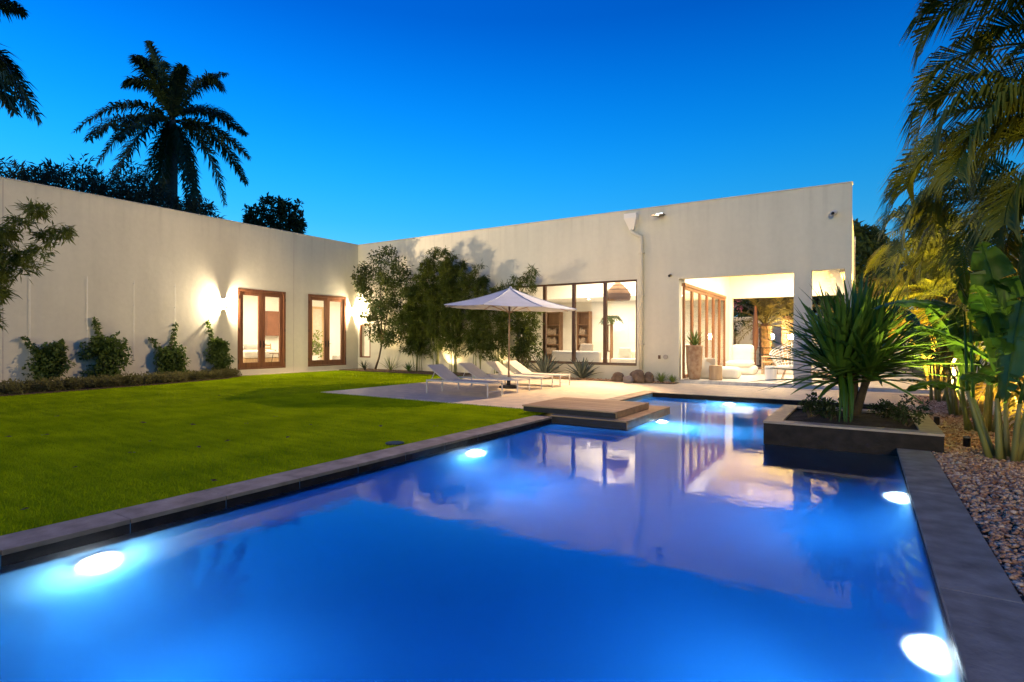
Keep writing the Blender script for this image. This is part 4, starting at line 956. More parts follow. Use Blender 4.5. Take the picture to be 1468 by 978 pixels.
bananaclump((1.42, 8.5, -.03), 9, .85, [(B(1452, 545, 8.2), B(1408, 352, 8.0), .50), (B(1445, 560, 8.5), B(1366, 395, 8.6), .40), (B(1450, 560, 8.3), B(1382, 545, 7.6), .34), (B(1475, 480, 8.3), B(1468, 345, 8.3), .5), (B(1465, 430, 8.), B(1440, 570, 7.7), .52), (B(1390, 440, 9), B(1372, 345, 9), .34)]+spread((1.5, 8.6), 6, 5, 1., 1.8, .9), 'broad-leaved banana-like plant nearest the camera at the right edge', 3)
bananaclump((1.5, 10.9, -.03), 7, .8, [(B(1390, 560, 10.6), B(1362, 440, 10.4), .4), (B(1385, 560, 10.6), B(1300, 560, 10.), .34), (B(1400, 500, 10.8), B(1412, 390, 10.6), .45), (B(1395, 520, 10.6), B(1350, 480, 10.2), .36)]+spread((1.5, 10.9), 6, 6, .9, 1.8, .85), 'broad-leaved banana-like plant second from the camera on the gravel', 4)
bananaclump((1.48, 13.0, -.03), 7, .8, [(B(1350, 560, 12.6), B(1290, 545, 12.), .34), (B(1360, 520, 12.8), B(1340, 430, 12.6), .4)]+spread((1.5, 13.), 6, 7, .9, 1.7, .85), 'broad-leaved banana-like plant third from the camera on the gravel', 5)
bananaclump((1.47, 15.8, -.03), 6, .75, spread((1.5, 15.8), 7, 8, .8, 1.7, .85), 'broad-leaved banana-like plant farthest along the gravel', 6)
# areca palms over the right wall
def areca(c, spec, n, seed, label, z=(2.2, 4.), L=2.3, yellow=0.):
    r = np.random.default_rng(seed); c = Vector(c); t = thing('areca_palm', label, 'palm tree', c, 'arching palms along the right wall'); m_ = MB(); tops = []
    for k in range(6):
        a = k*1.05+seed; b0 = c+Vector((math.cos(a)*.22, math.sin(a)*.22, 0)); tp = b0+Vector((math.cos(a)*.35, math.sin(a)*.35, r.uniform(*z))); m_.tube([b0, b0.lerp(tp, .5)+Vector((0, 0, .0)), tp], [.055, .045, .035], 8); tops.append(tp)
    m_.build('trunk', M['arecastem'], t, smooth=True)
    m_ = MB()
    for (tp, ct) in spec:
        s = min(tops, key=lambda q: (q-Vector(tp)).length); frond(m_, s, ct, tp, 74, .60, .021, .75, .30, .12, .014, r, .55, .05)
    for k in range(n):
        s = tops[k % 6]; a = r.uniform(0, 6.28); l = L*r.uniform(.7, 1.15); up = r.uniform(.3, 1.1); ct = s+Vector((math.cos(a)*l*.4, math.sin(a)*l*.4, l*up*.6)); tp = s+Vector((math.cos(a)*l*.95, math.sin(a)*l*.95, l*(up-.75)*.6))
        frond(m_, s, ct, tp, 62, .56, .022, .7, .28, .12, .014, r, .55, .06)
    m_.build('crown', M['l_areca'], t)
    if yellow:  # extra fronds coloured as if lit yellow from below
        m_ = MB()
        for k in range(int(yellow)):
            s = tops[k % 6]-Vector((0, 0, r.uniform(.2, 1.))); a = r.uniform(2.2, 4.6); l = L*r.uniform(.45, .8); ct = s+Vector((math.cos(a)*l*.4, math.sin(a)*l*.4, l*.3)); tp = s+Vector((math.cos(a)*l*.7, math.sin(a)*l*.7, -l*.45)); frond(m_, s, ct, tp, 40, .42, .034, .5, .2, .1, .016, r)
        m_.build('lit_frond', M['l_areca_lit'], t)
    return t
def AF(y, *q): return [(at_y(t[0], t[1], y+d), at_y(c_[0], c_[1], y+d*.5)) for t, c_, d in q]
areca((2.5, 6.4, 0), AF(6.3, ((1322, 75), (1345, -60), 0), ((1328, 20), (1390, -40), -.2), ((1316, 195), (1330, 60), .1), ((1335, 215), (1360, 90), -.3), ((1345, 150), (1400, 40), .3), ((1330, 120), (1380, 30), .4), ((1370, 250), (1390, 110), -.4), ((1400, 270), (1430, 130), 0), ((1420, 60), (1450, 0), .3), ((1350, 260), (1400, 140), .3), ((1300, 270), (1330, 150), .5), ((1395, 190), (1440, 90), -.5), ((1440, 320), (1450, 200), -.2)), 36, 91, 'nearest arching palm hanging in at the upper right edge', (2.4, 3.9), 1.55)
areca((2.4, 9.3, 0), AF(9., ((1268, 330), (1290, 200), 0), ((1290, 365), (1300, 240), -.3), ((1340, 330), (1340, 200), -.3), ((1385, 390), (1375, 250), -.5), ((1305, 250), (1340, 150), 0), ((1320, 390), (1330, 260), .2), ((1355, 400), (1370, 280), .2), ((1415, 360), (1420, 230), -.6), ((1280, 280), (1320, 190), .4), ((1330, 300), (1370, 190), .3), ((1440, 400), (1440, 260), -.4), ((1300, 310), (1345, 230), -.5)), 30, 92, 'dense arching palm behind the banana-like plants, second from the camera', (1.8, 3.4), 1.9, 12)
areca((2.4, 12.6, 0), AF(12., ((1262, 340), (1290, 250), 0), ((1275, 400), (1280, 300), -.3), ((1300, 420), (1310, 320), .2), ((1255, 380), (1290, 310), .5)), 28, 93, 'arching palm with yellow lit fronds beside the terrace, third from the camera', (1.4, 3.0), 1.9, 22)
areca((1.95, 21.6, 0), AF(21.5, ((1268, 330), (1290, 270), 0), ((1240, 395), (1270, 320), 0), ((1290, 430), (1290, 350), -.5), ((1330, 420), (1320, 330), -.5), ((1350, 380), (1330, 300), 0)), 30, 94, 'yellow lit arching palm beside the right end of the house', (2.2, 3.9), 2.1, 26)
areca((2.3, 27.5, 0), [], 30, 95, 'golden lit arching palm farthest along the right wall', (2.2, 4.6), 2.4, 20)
# garden wall on the right
m_ = MB(); m_.box(2.06, 2.24, 7.4, 19.5, -.13, 1.15); m_.box(2.04, 2.26, 7.38, 19.5, 1.15, 1.2)
tag(m_.build('garden_wall', M['stucco'], loc=(2.15, 8, -.13)), 'low beige rendered garden wall behind the broad-leaved plants', 'wall')
# royal palm behind the wing
def royal(c, crownz, label, seed, fr):
    r = np.random.default_rng(seed); c = Vector(c); t = thing('royal_palm', label, 'palm tree', c, 'tall palms behind the wing'); top = Vector((c.x+.3, c.y, crownz)); m_ = MB()
    m_.tube([c, c.lerp(top, .3)+Vector((.1, 0, 0)), c.lerp(top, .7), top-Vector((0, 0, 1.2)), top], [.38, .32, .27, .24, .13], 14); m_.build('trunk', M['trunk'], t, smooth=True)
    m_ = MB()
    for ct, tp in fr:
        s0 = top-Vector((0, 0, r.uniform(0, .6)))
        for q in (0, 1): frond(m_, s0, ct, tp, 92, .82, .075, .55 if q else .85, .35 if q else -.05, .1, .045, r, .55, .3)
    strap(m_, top, top+Vector((0, 0, 1.2)), top+Vector((.1, 0, 2.6)), .12, 6, .1)
    m_.build('crown', M['l_palm'], t); return t
p = at_x(246, 168, -30.)
PF = [((232, 100), (213, 62), 0), ((215, 95), (196, 82), .6), ((215, 70), (236, 96), -.6), ((262, 110), (324, 106), 0), ((300, 88), (318, 128), .8), ((215, 100), (178, 122), -.5), ((185, 120), (108, 188), 0), ((170, 150), (128, 200), 1.), ((190, 150), (140, 236), -.6), ((205, 165), (160, 262), .4), ((228, 190), (196, 292), -.4), ((232, 215), (222, 305), .3), ((245, 200), (235, 310), -.8), ((258, 200), (286, 290), 0), ((268, 190), (275, 300), .9), ((290, 140), (352, 192), 0), ((300, 165), (356, 225), .7), ((310, 175), (352, 262), -.3), ((300, 185), (322, 292), .2), ((285, 140), (330, 170), -1.), ((250, 120), (262, 96), 1.), ((200, 150), (170, 200), 1.2)]
royal((p.x-.2, p.y, 0), p.z, 'tall royal palm rising behind the wing roof', 5, fr=[(at_x(a[0], a[1], -30+d), at_x(b_[0], b_[1], -30+2*d)) for a, b_, d in PF])
p = at_x(-75, 60, -26.)
PF = [((-10, 30), (54, 172), 0), ((-20, 20), (40, 165), .6), ((-30, 40), (20, 160), -.5), ((-40, -20), (32, 16), 0), ((-110, -20), (-180, 60), 0), ((-140, 40), (-190, 160), 0), ((-85, -60), (-95, -110), .5), ((-60, 90), (-40, 200), .4), ((-100, 100), (-120, 210), 0)]
royal((p.x, p.y, 0), p.z, 'tall palm at the upper left edge with only frond tips in view', 9, fr=[(at_x(a[0], a[1], -26+d), at_x(b_[0], b_[1], -26+2*d)) for a, b_, d in PF])
# hedge-like trees behind wing and elsewhere
def bushtree(c, blobs, per, ln, wd, mat, label, seed, trunk=.12, name='background_tree', group=None):
    r = np.random.default_rng(seed); c = Vector(c); t = thing(name, label, 'tree', c, group); m_ = MB()
    for (b_, ra) in blobs: b_ = Vector(b_); m_.tube([c, c.lerp(b_, .5)+Vector((0, 0, .2)), b_], [trunk, trunk*.6, trunk*.2], 6)
    m_.build('trunk', M['bark'], t, smooth=True); m_ = MB(); cs = []; rd = []
    for b_, ra in blobs:
        for k in range(14): cs.append(np.asarray(b_)+rdir(1, r)[0]*ra*r.uniform(.55, 1.05)*np.array([1, 1, .8])); rd.append(ra*r.uniform(.22, .42))
    clump_leaves(m_, cs, rd, per, ln, wd, .15, .6, r); m_.build('crown', M[mat], t); return t
tl = ['dark feathery tree behind the wing at the far left', 'dark feathery tree behind the wing left of the royal palm', 'dark bushy tree behind the wing in front of the palm trunk', 'dark low tree right of the palm trunk behind the wing']
for i, (bx, bl_) in enumerate([(30, [(-10, 268, 1.5), (30, 262, 1.4), (55, 250, 1.2), (70, 262, 1.4)]), (120, [(95, 262, 1.4), (120, 258, 1.3), (145, 262, 1.5), (170, 275, 1.4)]), (195, [(180, 262, 1.4), (200, 270, 1.4), (215, 285, 1.3), (160, 285, 1.3)]), (280, [(262, 295, 1.1), (282, 298, 1.), (300, 306, .8), (240, 292, 1.2)])]):
    b0 = at_x(bx, 400, -28.); bushtree((b0.x, b0.y, 0), [(at_x(a, b_+6, -28.), ra*.85) for a, b_, ra in bl_], 34, .30, .07, 'l_hedge', tl[i], 100+i, group='trees behind the wing')
b0 = at_x(392, 400, -31.); bushtree((b0.x, b0.y, 0), [(at_x(a, b_, -31.), ra) for a, b_, ra in ((372, 310, .75), (392, 292, .8), (415, 300, .8), (425, 318, .6), (400, 318, .9), (362, 318, .6), (382, 325, .8), (418, 330, .6))], 24, .28, .15, 'l_dark', 'small round-crowned tree showing above the wing roof right of the palm', 110)
for i, (px, pyt, y, lb) in enumerate(((1240, 345, 33, 'dark tree beyond the right end of the house'), (1330, 300, 40, 'dark bushy tree far behind the arching palms'))):
    b0 = at_y(px, 480, y); bushtree((b0.x, b0.y, 0), [(at_y(px+a, pyt+b_, y), ra) for a, b_, ra in ((0, 0, 1.), (-14, 30, 1.2), (14, 20, 1.1), (-5, 60, 1.4), (20, 70, 1.3), (-22, 90, 1.2), (5, 110, 1.4), (30, 120, 1.2))], 70, .32, .14, 'l_dark', lb, 120+i)

# fallen leaves on the lawn
lp = [(208, 607), (354, 608), (279, 610), (215, 634), (312, 568), (321, 634), (78, 598), (309, 691), (28, 733), (103, 672), (190, 650), (445, 580), (395, 598), (545, 613), (624, 612), (410, 629), (60, 625), (15, 627), (446, 610), (285, 643)]
rg = np.random.default_rng(140)
for i, (a, b_) in enumerate(lp):
    p = at_z(a, b_, .015); m_ = MB(); ang = rg.uniform(0, 6.28); s = rg.uniform(.04, .075)
    if i in (0, 2, 7, 13): s *= 1.4
    leaves(m_, np.array([[p.x, p.y, .022]]*2)+np.array([[0, 0, 0], [.02, .015, .006]]), np.array([[math.cos(ang), math.sin(ang), .25], [math.cos(ang+.9), math.sin(ang+.9), .1]]), np.array([[0, 0, 1.], [.2, 0, 1]]), s, s*.6)
    tag(m_.build('fallen_leaf', M['l_dry'], loc=(p.x, p.y, .02)), 'small dark dry leaf lying on the lawn', 'leaf', 'fallen leaves on the lawn')

# ================================================================== LIVING ROOM
def sofa(name, x0, x1, y0, y1, label, back='y', mat='sofa', cush=2):
    t = thing(name, label, 'sofa', ((x0+x1)/2, (y0+y1)/2, .1)); m_ = MB(); m_.rbox(x0, x1, y0, y1, .14, .50, .05); m_.build('base', M[mat], t, smooth=True)
    m_ = MB(); 
    if back == 'y': m_.rbox(x0, x1, y1-.25, y1, .40, .95, .07)
    elif back == '-y': m_.rbox(x0, x1, y0, y0+.25, .40, .95, .07)
    else: m_.rbox(x0, x0+.25, y0, y1, .4, .95, .07)
    m_.build('back', M[mat], t, smooth=True)
    for k in range(cush):
        a = x0+.03+(x1-x0-.06)*k/cush; b_ = x0+.03+(x1-x0-.06)*(k+1)/cush; ya, yb = (y0+.0, y1-.25) if back == 'y' else ((y0+.25, y1) if back == '-y' else (y0, y1)); m_ = MB(); m_.rbox(a+.005, b_-.005, ya, yb, .50, .68, .05, puff=.02); m_.build('seat_cushion', M[mat], t, smooth=True)
    m_ = MB()
    for x in (x0+.08, x1-.08):
        for y in (y0+.08, y1-.08): m_.box(x-.025, x+.025, y-.025, y+.025, .1, .15)
    m_.build('foot', M['walnut'], t)
    return t
def cushion(c, s, label, mat='cushion', rz=0., tilt=.25):
    m_ = MB(); m_.rbox(-s, s, -.07, .07, -s, s, .06); o = m_.build('cushion', M[mat], loc=(0, 0, 0), smooth=True); o.location = c; o.rotation_euler = (tilt, 0, rz); return tag(o, label, 'cushion')
p = at_y(835, 520, 18.9); sofa('sofa', p.x-1.0, p.x+.95, 18.3, 19.3, 'long cream sofa behind the middle panes of the picture window', '-y')
cushion((p.x+.25, 18.72, .98), .24, 'beige cushion on the cream sofa behind the middle panes', 'cushion', .2, -.25)
p2 = at_y(895, 518, 19.2); sofa('sofa', p2.x-.5, p2.x+.75, 19.0, 20.0, 'cream armchair sofa behind the right pane of the picture window', 'y', cush=1)
cushion((p2.x-.1, 19.6, .82), .26, 'pale cushion on the seat behind the right pane', 'sofa', -.3, .3)
p3 = at_y(862, 522, 18.6); t = thing('coffee_table', 'low pale block coffee table between the two sofas', 'table', (p3.x, 18.6, .1)); m_ = MB(); m_.rbox(p3.x-.35, p3.x+.35, 18.3, 18.9, .42, .5, .02); m_.build('table_top', M['oak'], t); m_ = MB(); m_.box(p3.x-.28, p3.x+.28, 18.35, 18.85, .1, .42); m_.build('pedestal', M['white'], t)
def bookcase(x0, x1, y, label):
    t = thing('bookcase', label, 'bookcase', ((x0+x1)/2, y, .1)); m_ = MB(); m_.box(x0, x0+.05, y-.35, y, .1, 2.75); m_.box(x1-.05, x1, y-.35, y, .1, 2.75); m_.box(x0+.05, x1-.05, y-.02, y, .1, 2.75); m_.build('carcass', M['walnut'], t)
    m_ = MB()
    for z in (.1, .62, 1.1, 1.58, 2.08, 2.70): m_.box(x0+.05, x1-.05, y-.34, y-.02, z, z+.04)
    m_.build('shelf', M['walnut'], t)
    b_ = MB()
    for z in (.66, 1.14, 1.62):
        x = x0+.1
        while x < x1-.3: w_ = random.uniform(.03, .06); h_ = random.uniform(.22, .34); b_.box(x, x+w_, y-.26, y-.03, z, z+h_); x += w_+.003
    o = b_.build('book_row', M['book'], t)
    return t
xa = at_y(783, 450, 24.9).x; xb = at_y(806, 450, 24.9).x; bookcase(xa, xb, 24.98, 'tall wooden bookcase at the left side of the living room')
xa = at_y(830, 450, 24.9).x; xb = at_y(848, 450, 24.9).x; bookcase(xa, xb, 24.98, 'tall wooden bookcase right of the white passage in the living room')
# pendant lamp
c = at_y(886, 420, 19.6); t = thing('pendant_lamp', 'woven conical pendant lamp hanging behind the right pane', 'pendant lamp', (c.x, 19.6, c.z)); m_ = MB(); k = .47
prof = [(.05, .42), (.20, .28), (.36, .12), (k, -.05), (k*.98, -.2), (k*.90, -.27)]
m_.lathe((c.x, 19.6, c.z), prof, 28); me_o = m_.build('shade', M['rattan'], t, smooth=True)
wf = MB()
for z_, r_ in ((-.27, k*.91), (-.15, k), (-.05, k*1.01), (.12, .37), (.28, .21)): wf.tube([(c.x+math.cos(a)*r_, 19.6+math.sin(a)*r_, c.z+z_) for a in np.linspace(0, 6.283, 30)], .012, 5)
wf.build('hoop', M['rattan'], t)
m_ = MB(); m_.tube([(c.x, 19.6, c.z+.4), (c.x, 19.6, 4.25)], .008, 6); m_.build('cord', M['darkmetal'], t)
m_ = MB(); m_.lathe((c.x, 19.6, c.z-.2), [(.03, -.06), (.05, 0), (.03, .06)], 12); m_.build('bulb', M['bulb'], t, smooth=True)
# floor lamp glow on far right pane and an indoor palm
c = at_y(888, 470, 24.6); t = thing('indoor_palm', 'slim potted indoor palm seen through the right pane', 'plant', (c.x, 23.6, .1)); m_ = MB(); m_.tube([(c.x, 23.6, .1), (c.x+.02, 23.6, 1.2), (c.x, 23.6, 2.4)], [.09, .07, .06], 8); m_.build('trunk', M['walnut'], t, smooth=True)
m_ = MB()
for k in range(11): a = k*2.4; frond(m_, (c.x, 23.6, 2.3), (c.x+math.cos(a)*.25, 23.6+math.sin(a)*.25, 2.6), (c.x+math.cos(a)*.55, 23.6+math.sin(a)*.55, 2.1), 22, .25, .03, .5)
m_.build('crown', M['l_palm'], t)
c = at_y(886, 465, 24.9); t = thing('wall_light', 'glowing interior wall light behind the right pane', 'wall light', (c.x, 24.98, c.z)); m_ = MB(); m_.lathe((c.x, 24.9, c.z-.12), [(.04, 0), (.07, .06), (.07, .2), (.04, .26)], 12); m_.build('shade', M['bulb'], t, smooth=True); m_ = MB(); m_.box(c.x-.03, c.x+.03, 24.95, 25., c.z-.05, c.z+.05); m_.build('bracket', M['darkmetal'], t)
m_ = MB(); x_ = at_y(874, 470, 24.9).x; m_.box(x_-.13, x_-.09, 24.94, 24.985, .8, 2.1); m_.box(x_+.09, x_+.13, 24.94, 24.985, .8, 2.1); m_.box(x_-.09, x_+.09, 24.94, 24.985, .8, .84); m_.box(x_-.09, x_+.09, 24.94, 24.985, 2.06, 2.1); tag(m_.build('mirror_frame', M['framedark'], loc=(x_, 24.98, .8)), 'narrow dark mirror frame on the living room back wall', 'mirror frame')
# wing room contents
def xr(px, py, x): return at_x(px, py, x)
c = xr(391, 462, -24.9); m_ = MB(); a = xr(380, 480, -24.9); b_ = xr(402, 450, -24.9); m_.box(-24.99, -24.7, a.y, b_.y, a.z-.05, b_.z+.1); t = tag(m_.build('wall_cabinet', M['brownpanel'], loc=(-24.9, c.y, c.z)), 'brown cabinet hanging on the wall behind the left french door', 'cabinet')
t = thing('bed', 'white made bed behind the left french door', 'bed', (-22.6, 14., .2)); BX = -23.; BQ = at_x(362, 510, BX).y; m_ = MB(); m_.rbox(BX-1., BX+1., BQ-1., BQ+.85, .2, .52, .03); m_.build('base', M['oak'], t); m_ = MB(); m_.rbox(BX-1., BX+1., BQ-.97, BQ+.82, .52, .84, .1, puff=.03); m_.build('duvet', M['sofa'], t, smooth=True)
for k in (0, 1): m_ = MB(); m_.rbox(BX-.95, BX-.45, BQ-.9+k*.9, BQ-.1+k*.9, .84, 1.1, .1); m_.build('pillow', M['grey' if k else 'white'], t, smooth=True)
def woodchair(c, rz, label, mat='oak', group=None, name='dining_chair'):
    t = thing(name, label, 'chair', c, group); 
    def L(x, y, z): q = Matrix.Rotation(rz, 3, 'Z') @ Vector((x, y, 0)); return (c[0]+q.x, c[1]+q.y, c[2]+z)
    for x, y, h in ((-.22, -.22, .44), (.22, -.22, .44)): m_ = MB(); m_.tube([L(x, y, 0), L(x, y, h+.2)], .022, 8); m_.build('leg', M[mat], t)
    for x in (-.22, .22): m_ = MB(); m_.tube([L(x, .24, 0), L(x, .22, .45), L(x, .30, .95)], .022, 8); m_.build('leg', M[mat], t)
    m_ = MB(); q = Matrix.Rotation(rz, 3, 'Z'); m_.obox(L(0, 0, .45), q @ Vector((.24, 0, 0)), q @ Vector((0, .24, 0)), (0, 0, .02)); m_.build('seat', M[mat], t)
    m_ = MB(); 
    for z in (.62, .74, .86): m_.obox(L(0, .225+.08*(z-.45)/.5, z), q @ Vector((.2, 0, 0)), q @ Vector((0, .012, 0)), (0, 0, .035))
    m_.build('backrest', M[mat], t)
    m_ = MB()
    for x in (-.22, .22): m_.tube([L(x, -.24, .65), L(x, .25, .66)], .02, 6)
    m_.build('armrest', M[mat], t); return t
p = xr(385, 510, -22.3); woodchair((-22.3, p.y, .2), 1.4, 'light wooden chair seen through the left french door, left of two'); p = xr(398, 510, -22.8); woodchair((-22.6, p.y+.3, .2), -1.2, 'light wooden chair seen through the left french door, right of two')
p = xr(397, 516, -21.2); t = thing('side_table', 'small dark side table behind the right leaf of the left french door', 'table', (-21.2, p.y, .2)); m_ = MB(); m_.lathe((-21.2, p.y, .2), [(.3, .52), (.3, .55)], 20); m_.build('table_top', M['walnut'], t); m_ = MB()
for a in (0, 2.1, 4.2): m_.tube([(-21.2+.24*math.cos(a), p.y+.24*math.sin(a), .2), (-21.2+.15*math.cos(a), p.y+.15*math.sin(a), .72)], .015, 6)
m_.build('leg', M['darkmetal'], t)
a = xr(449, 470, -24.9); b_ = xr(462, 470, -24.9); t = thing('interior_door', 'open timber framed inner door seen through the right french door', 'door', (-24.9, a.y, .2)); m_ = MB(); m_.box(-24.99, -24.9, a.y-.12, a.y, .2, 3.1); m_.box(-24.99, -24.9, b_.y, b_.y+.14, .2, 3.1); m_.box(-24.99, -24.9, a.y, b_.y, 2.98, 3.1); m_.build('frame', M['oak'], t); m_ = MB(); m_.box(-24.99, -24.93, a.y, b_.y, .2, 2.98); m_.build('panel', M['cushion'], t)
p = xr(452, 505, -23.6); t = thing('potted_plant', 'bright green indoor plant seen through the right french door', 'plant', (-23.6, p.y, .2)); m_ = MB(); m_.lathe((-23.6, p.y, .2), [(.18, 0), (.22, .3), (.2, .32)], 16); m_.build('pot', M['white'], t); m_ = MB(); r = np.random.default_rng(5); clump_leaves(m_, [(-23.6+r.uniform(-.2, .2), p.y+r.uniform(-.2, .2), .6+1.1*r.random()) for k in range(16)], [.25]*16, 22, .16, .07, .2, .6, r); m_.build('foliage', M['green'], t)
p = xr(486, 520, -23.4); m_ = MB(); m_.rbox(-23.6, -23.2, p.y-.3, p.y+.3, .2, .5, .05); tag(m_.build('pouffe', M['grey'], loc=(-23.4, p.y, .2), smooth=True), 'low grey pouffe seen through the right french door', 'pouffe')

# ================================================================== TERRACE
def P1(px, py, z=.1): return at_z(px, py, z)
p = P1(994, 543); p.y = max(p.y, 18.05); p = at_y(994, 546, 18.05); c = (p.x, 18.15, .1)
t = thing('tall_planter', 'tall weathered terracotta pot at the left of the terrace opening', 'planter', c); m_ = MB(); m_.lathe(c, [(.16, 0), (.205, .12), (.245, .55), (.26, 1.02), (.275, 1.06), (.27, 1.10), (.225, 1.10), (.215, 1.0)], 28); m_.build('pot', M['pot'], t, smooth=True); m_ = MB(); m_.lathe((c[0], c[1], c[2]+1.0), [(.2, 0), (.2, .02)], 16); m_.build('soil', M['soil'], t)
rosette('potted_plant', (c[0], c[1], 1.12), 26, .62, .05, 'spiky plant growing from the tall terracotta pot', 'plant', 'l_vine', 160, up=(.6, 1.45))
def stump(px, y, r_, h_, label, mat):
    p = at_y(px, 545, y); m_ = MB(); m_.lathe((p.x, y, .1), [(r_*.97, 0), (r_*1.0, .04), (r_*.96, h_*.5), (r_*1.0, h_-.03), (r_*.95, h_)], 18); tag(m_.build('stool', M[mat], loc=(p.x, y, .1), smooth=False), label, 'stool')
stump(1026, 18.25, .20, .46, 'light wood stump stool near the tall terracotta pot', 'oak')
stump(1105, 18.9, .18, .46, 'white cylindrical stool beside the wicker lounge chair', 'white')
p = at_y(1014, 540, 18.9); t = thing('beanbag', 'grey beanbag chair slumped behind the stump stool', 'beanbag', (p.x, 18.9, .1)); m_ = MB(); m_.lathe((p.x, 18.9, .1), [(.30, 0), (.40, .08), (.40, .22), (.30, .42), (.18, .60), (.08, .68)], 20); m_.build('body', M['grey'], t, smooth=True); m_ = MB(); m_.rbox(p.x+.0, p.x+.3, 18.7, 18.8, .5, .78, .04); m_.build('flap', M['cushion'], t, smooth=True)
p = at_y(1044, 541, 19.4); m_ = MB(); m_.rbox(p.x-.36, p.x+.36, 19.05, 19.75, .1, .46, .12, puff=.03); tag(m_.build('ottoman', M['sofa'], loc=(p.x, 19.4, .1), smooth=True), 'soft cream ottoman in front of the armless lounge chair', 'ottoman')
p = at_y(1064, 530, 22.2); t = thing('lounge_chair', 'cream armless lounge chair with tall back at the rear of the terrace', 'chair', (p.x, 22.2, .1)); m_ = MB(); m_.rbox(p.x-.55, p.x+.5, 21.6, 22.7, .1, .42, .14, puff=.03); m_.build('base', M['sofa'], t, smooth=True); m_ = MB(); m_.rbox(p.x-.48, p.x+.42, 21.55, 22.4, .40, .60, .10, puff=.03); m_.build('seat_cushion', M['sofa'], t, smooth=True); m_ = MB(); m_.rbox(p.x-.42, p.x+.36, 22.3, 22.7, .45, 1.2, .13); m_.build('backrest', M['sofa'], t, smooth=True)
def wicker(px, y, s, label, face=0.):
    p = at_y(px, 540, y); c = Vector((p.x, y, .1)); t = thing('wicker_chair', label, 'chair', c, 'wicker shell chairs on the terrace'); m_ = MB(); vs = []; fs = []; n = 20; K = 8
    for i in range(n+1):
        a = -1.35*math.pi/1.35*.5-.9+ (math.pi+1.8)*i/n
        for k in range(K+1):
            f_ = k/K; hgt = (.40+.42*max(0, math.sin((i/n)*math.pi))**1.2)*f_; rad = .22+.32*f_**.6
            q = Matrix.Rotation(face, 3, 'Z') @ Vector((math.cos(a+math.pi/2-.67)*rad*s, math.sin(a+math.pi/2-.67)*rad*s, 0)); vs.append(c+q+Vector((0, 0, .34+hgt*s)))
    for i in range(n):
        for k in range(K): fs.append((i*(K+1)+k, (i+1)*(K+1)+k, (i+1)*(K+1)+k+1, i*(K+1)+k+1))
    m_.add(vs, fs); o = m_.build('shell', M['white'], t, smooth=True); wr = o.modifiers.new('wire', 'WIREFRAME'); wr.thickness = .035; wr.use_replace = True
    m_ = MB(); m_.rbox(c.x-.36*s, c.x+.36*s, c.y-.36*s, c.y+.36*s, .42, .56, .07); m_.build('seat_cushion', M['sofa'], t, smooth=True)
    for a in (.8, 2.4, 3.9, 5.5): l = MB(); l.tube([(c.x+math.cos(a)*.2, c.y+math.sin(a)*.2, .46), (c.x+math.cos(a)*.36, c.y+math.sin(a)*.36, .1)], .014, 6); l.build('leg', M['oak'], t)
    return t
wicker(1134, 19.8, 1.15, 'white wicker shell chair left of the square pillar'); wicker(1176, 19.6, 1.1, 'white wicker shell chair right of the square pillar', .6)
p = at_y(1192, 542, 20.6); sofa('outdoor_sofa', p.x-.3, p.x+.9, 20.3, 21.3, 'low beige sofa right of the square pillar on the terrace', 'y', 'cushion', 2)
p = at_y(1103, 530, 22.6); woodchair((p.x, 22.6, .1), -1.57, 'light wooden armchair facing the terrace dining table')
p = at_y(1128, 530, 23.2); t = thing('dining_table', 'light wooden dining table behind the wicker chair', 'table', (p.x, 23.2, .1)); m_ = MB(); m_.box(p.x-.5, p.x+1.1, 22.8, 23.7, .8, .85); m_.build('table_top', M['oak'], t)
for x in (p.x-.42, p.x+1.02):
    for y in (22.88, 23.62): m_ = MB(); m_.box(x-.03, x+.03, y-.03, y+.03, .1, .8); m_.build('leg', M['oak'], t)
# railing, beyond
t = thing('railing', 'dark metal railing along the back of the terrace', 'railing', (-3, 27.6, .1)); m_ = MB(); m_.box(-7, 3.1, 27.58, 27.62, 1.0, 1.04); m_.box(-7, 3.1, 27.585, 27.615, .2, .23); m_.build('rail', M['darkmetal'], t)
for x in np.arange(-7, 3.1, .62): m_ = MB(); m_.box(x-.02, x+.02, 27.58, 27.62, .1, 1.0); m_.build('post', M['darkmetal'], t)
m_ = MB()
for x in np.arange(-6.9, 3., .155): m_.tube([(x, 27.6, .23), (x, 27.6, 1.0)], .007, 4)
m_.build('baluster', M['darkmetal'], t)
m_ = MB(); p = at_y(1083, 480, 26.4); m_.tube([(p.x, 26.4, .1), (p.x, 26.4, 2.9)], .035, 8); m_.lathe((p.x, 26.4, .1), [(.25, 0), (.25, .05), (.05, .07)], 16); m_.lathe((p.x, 26.4, .9), [(.05, 0), (.11, .2), (.13, .8), (.06, 1.9)], 10); tag(m_.build('closed_umbrella', M['slat'], loc=(p.x, 26.4, .1)), 'closed red brown parasol standing by the back railing', 'umbrella')
m_ = MB(); m_.box(-16, 8, 35, 35.3, -.1, 2.75); tag(m_.build('boundary_wall', M['stucco'], loc=(-4, 35, 0)), 'pale boundary wall behind the far palms', 'wall')
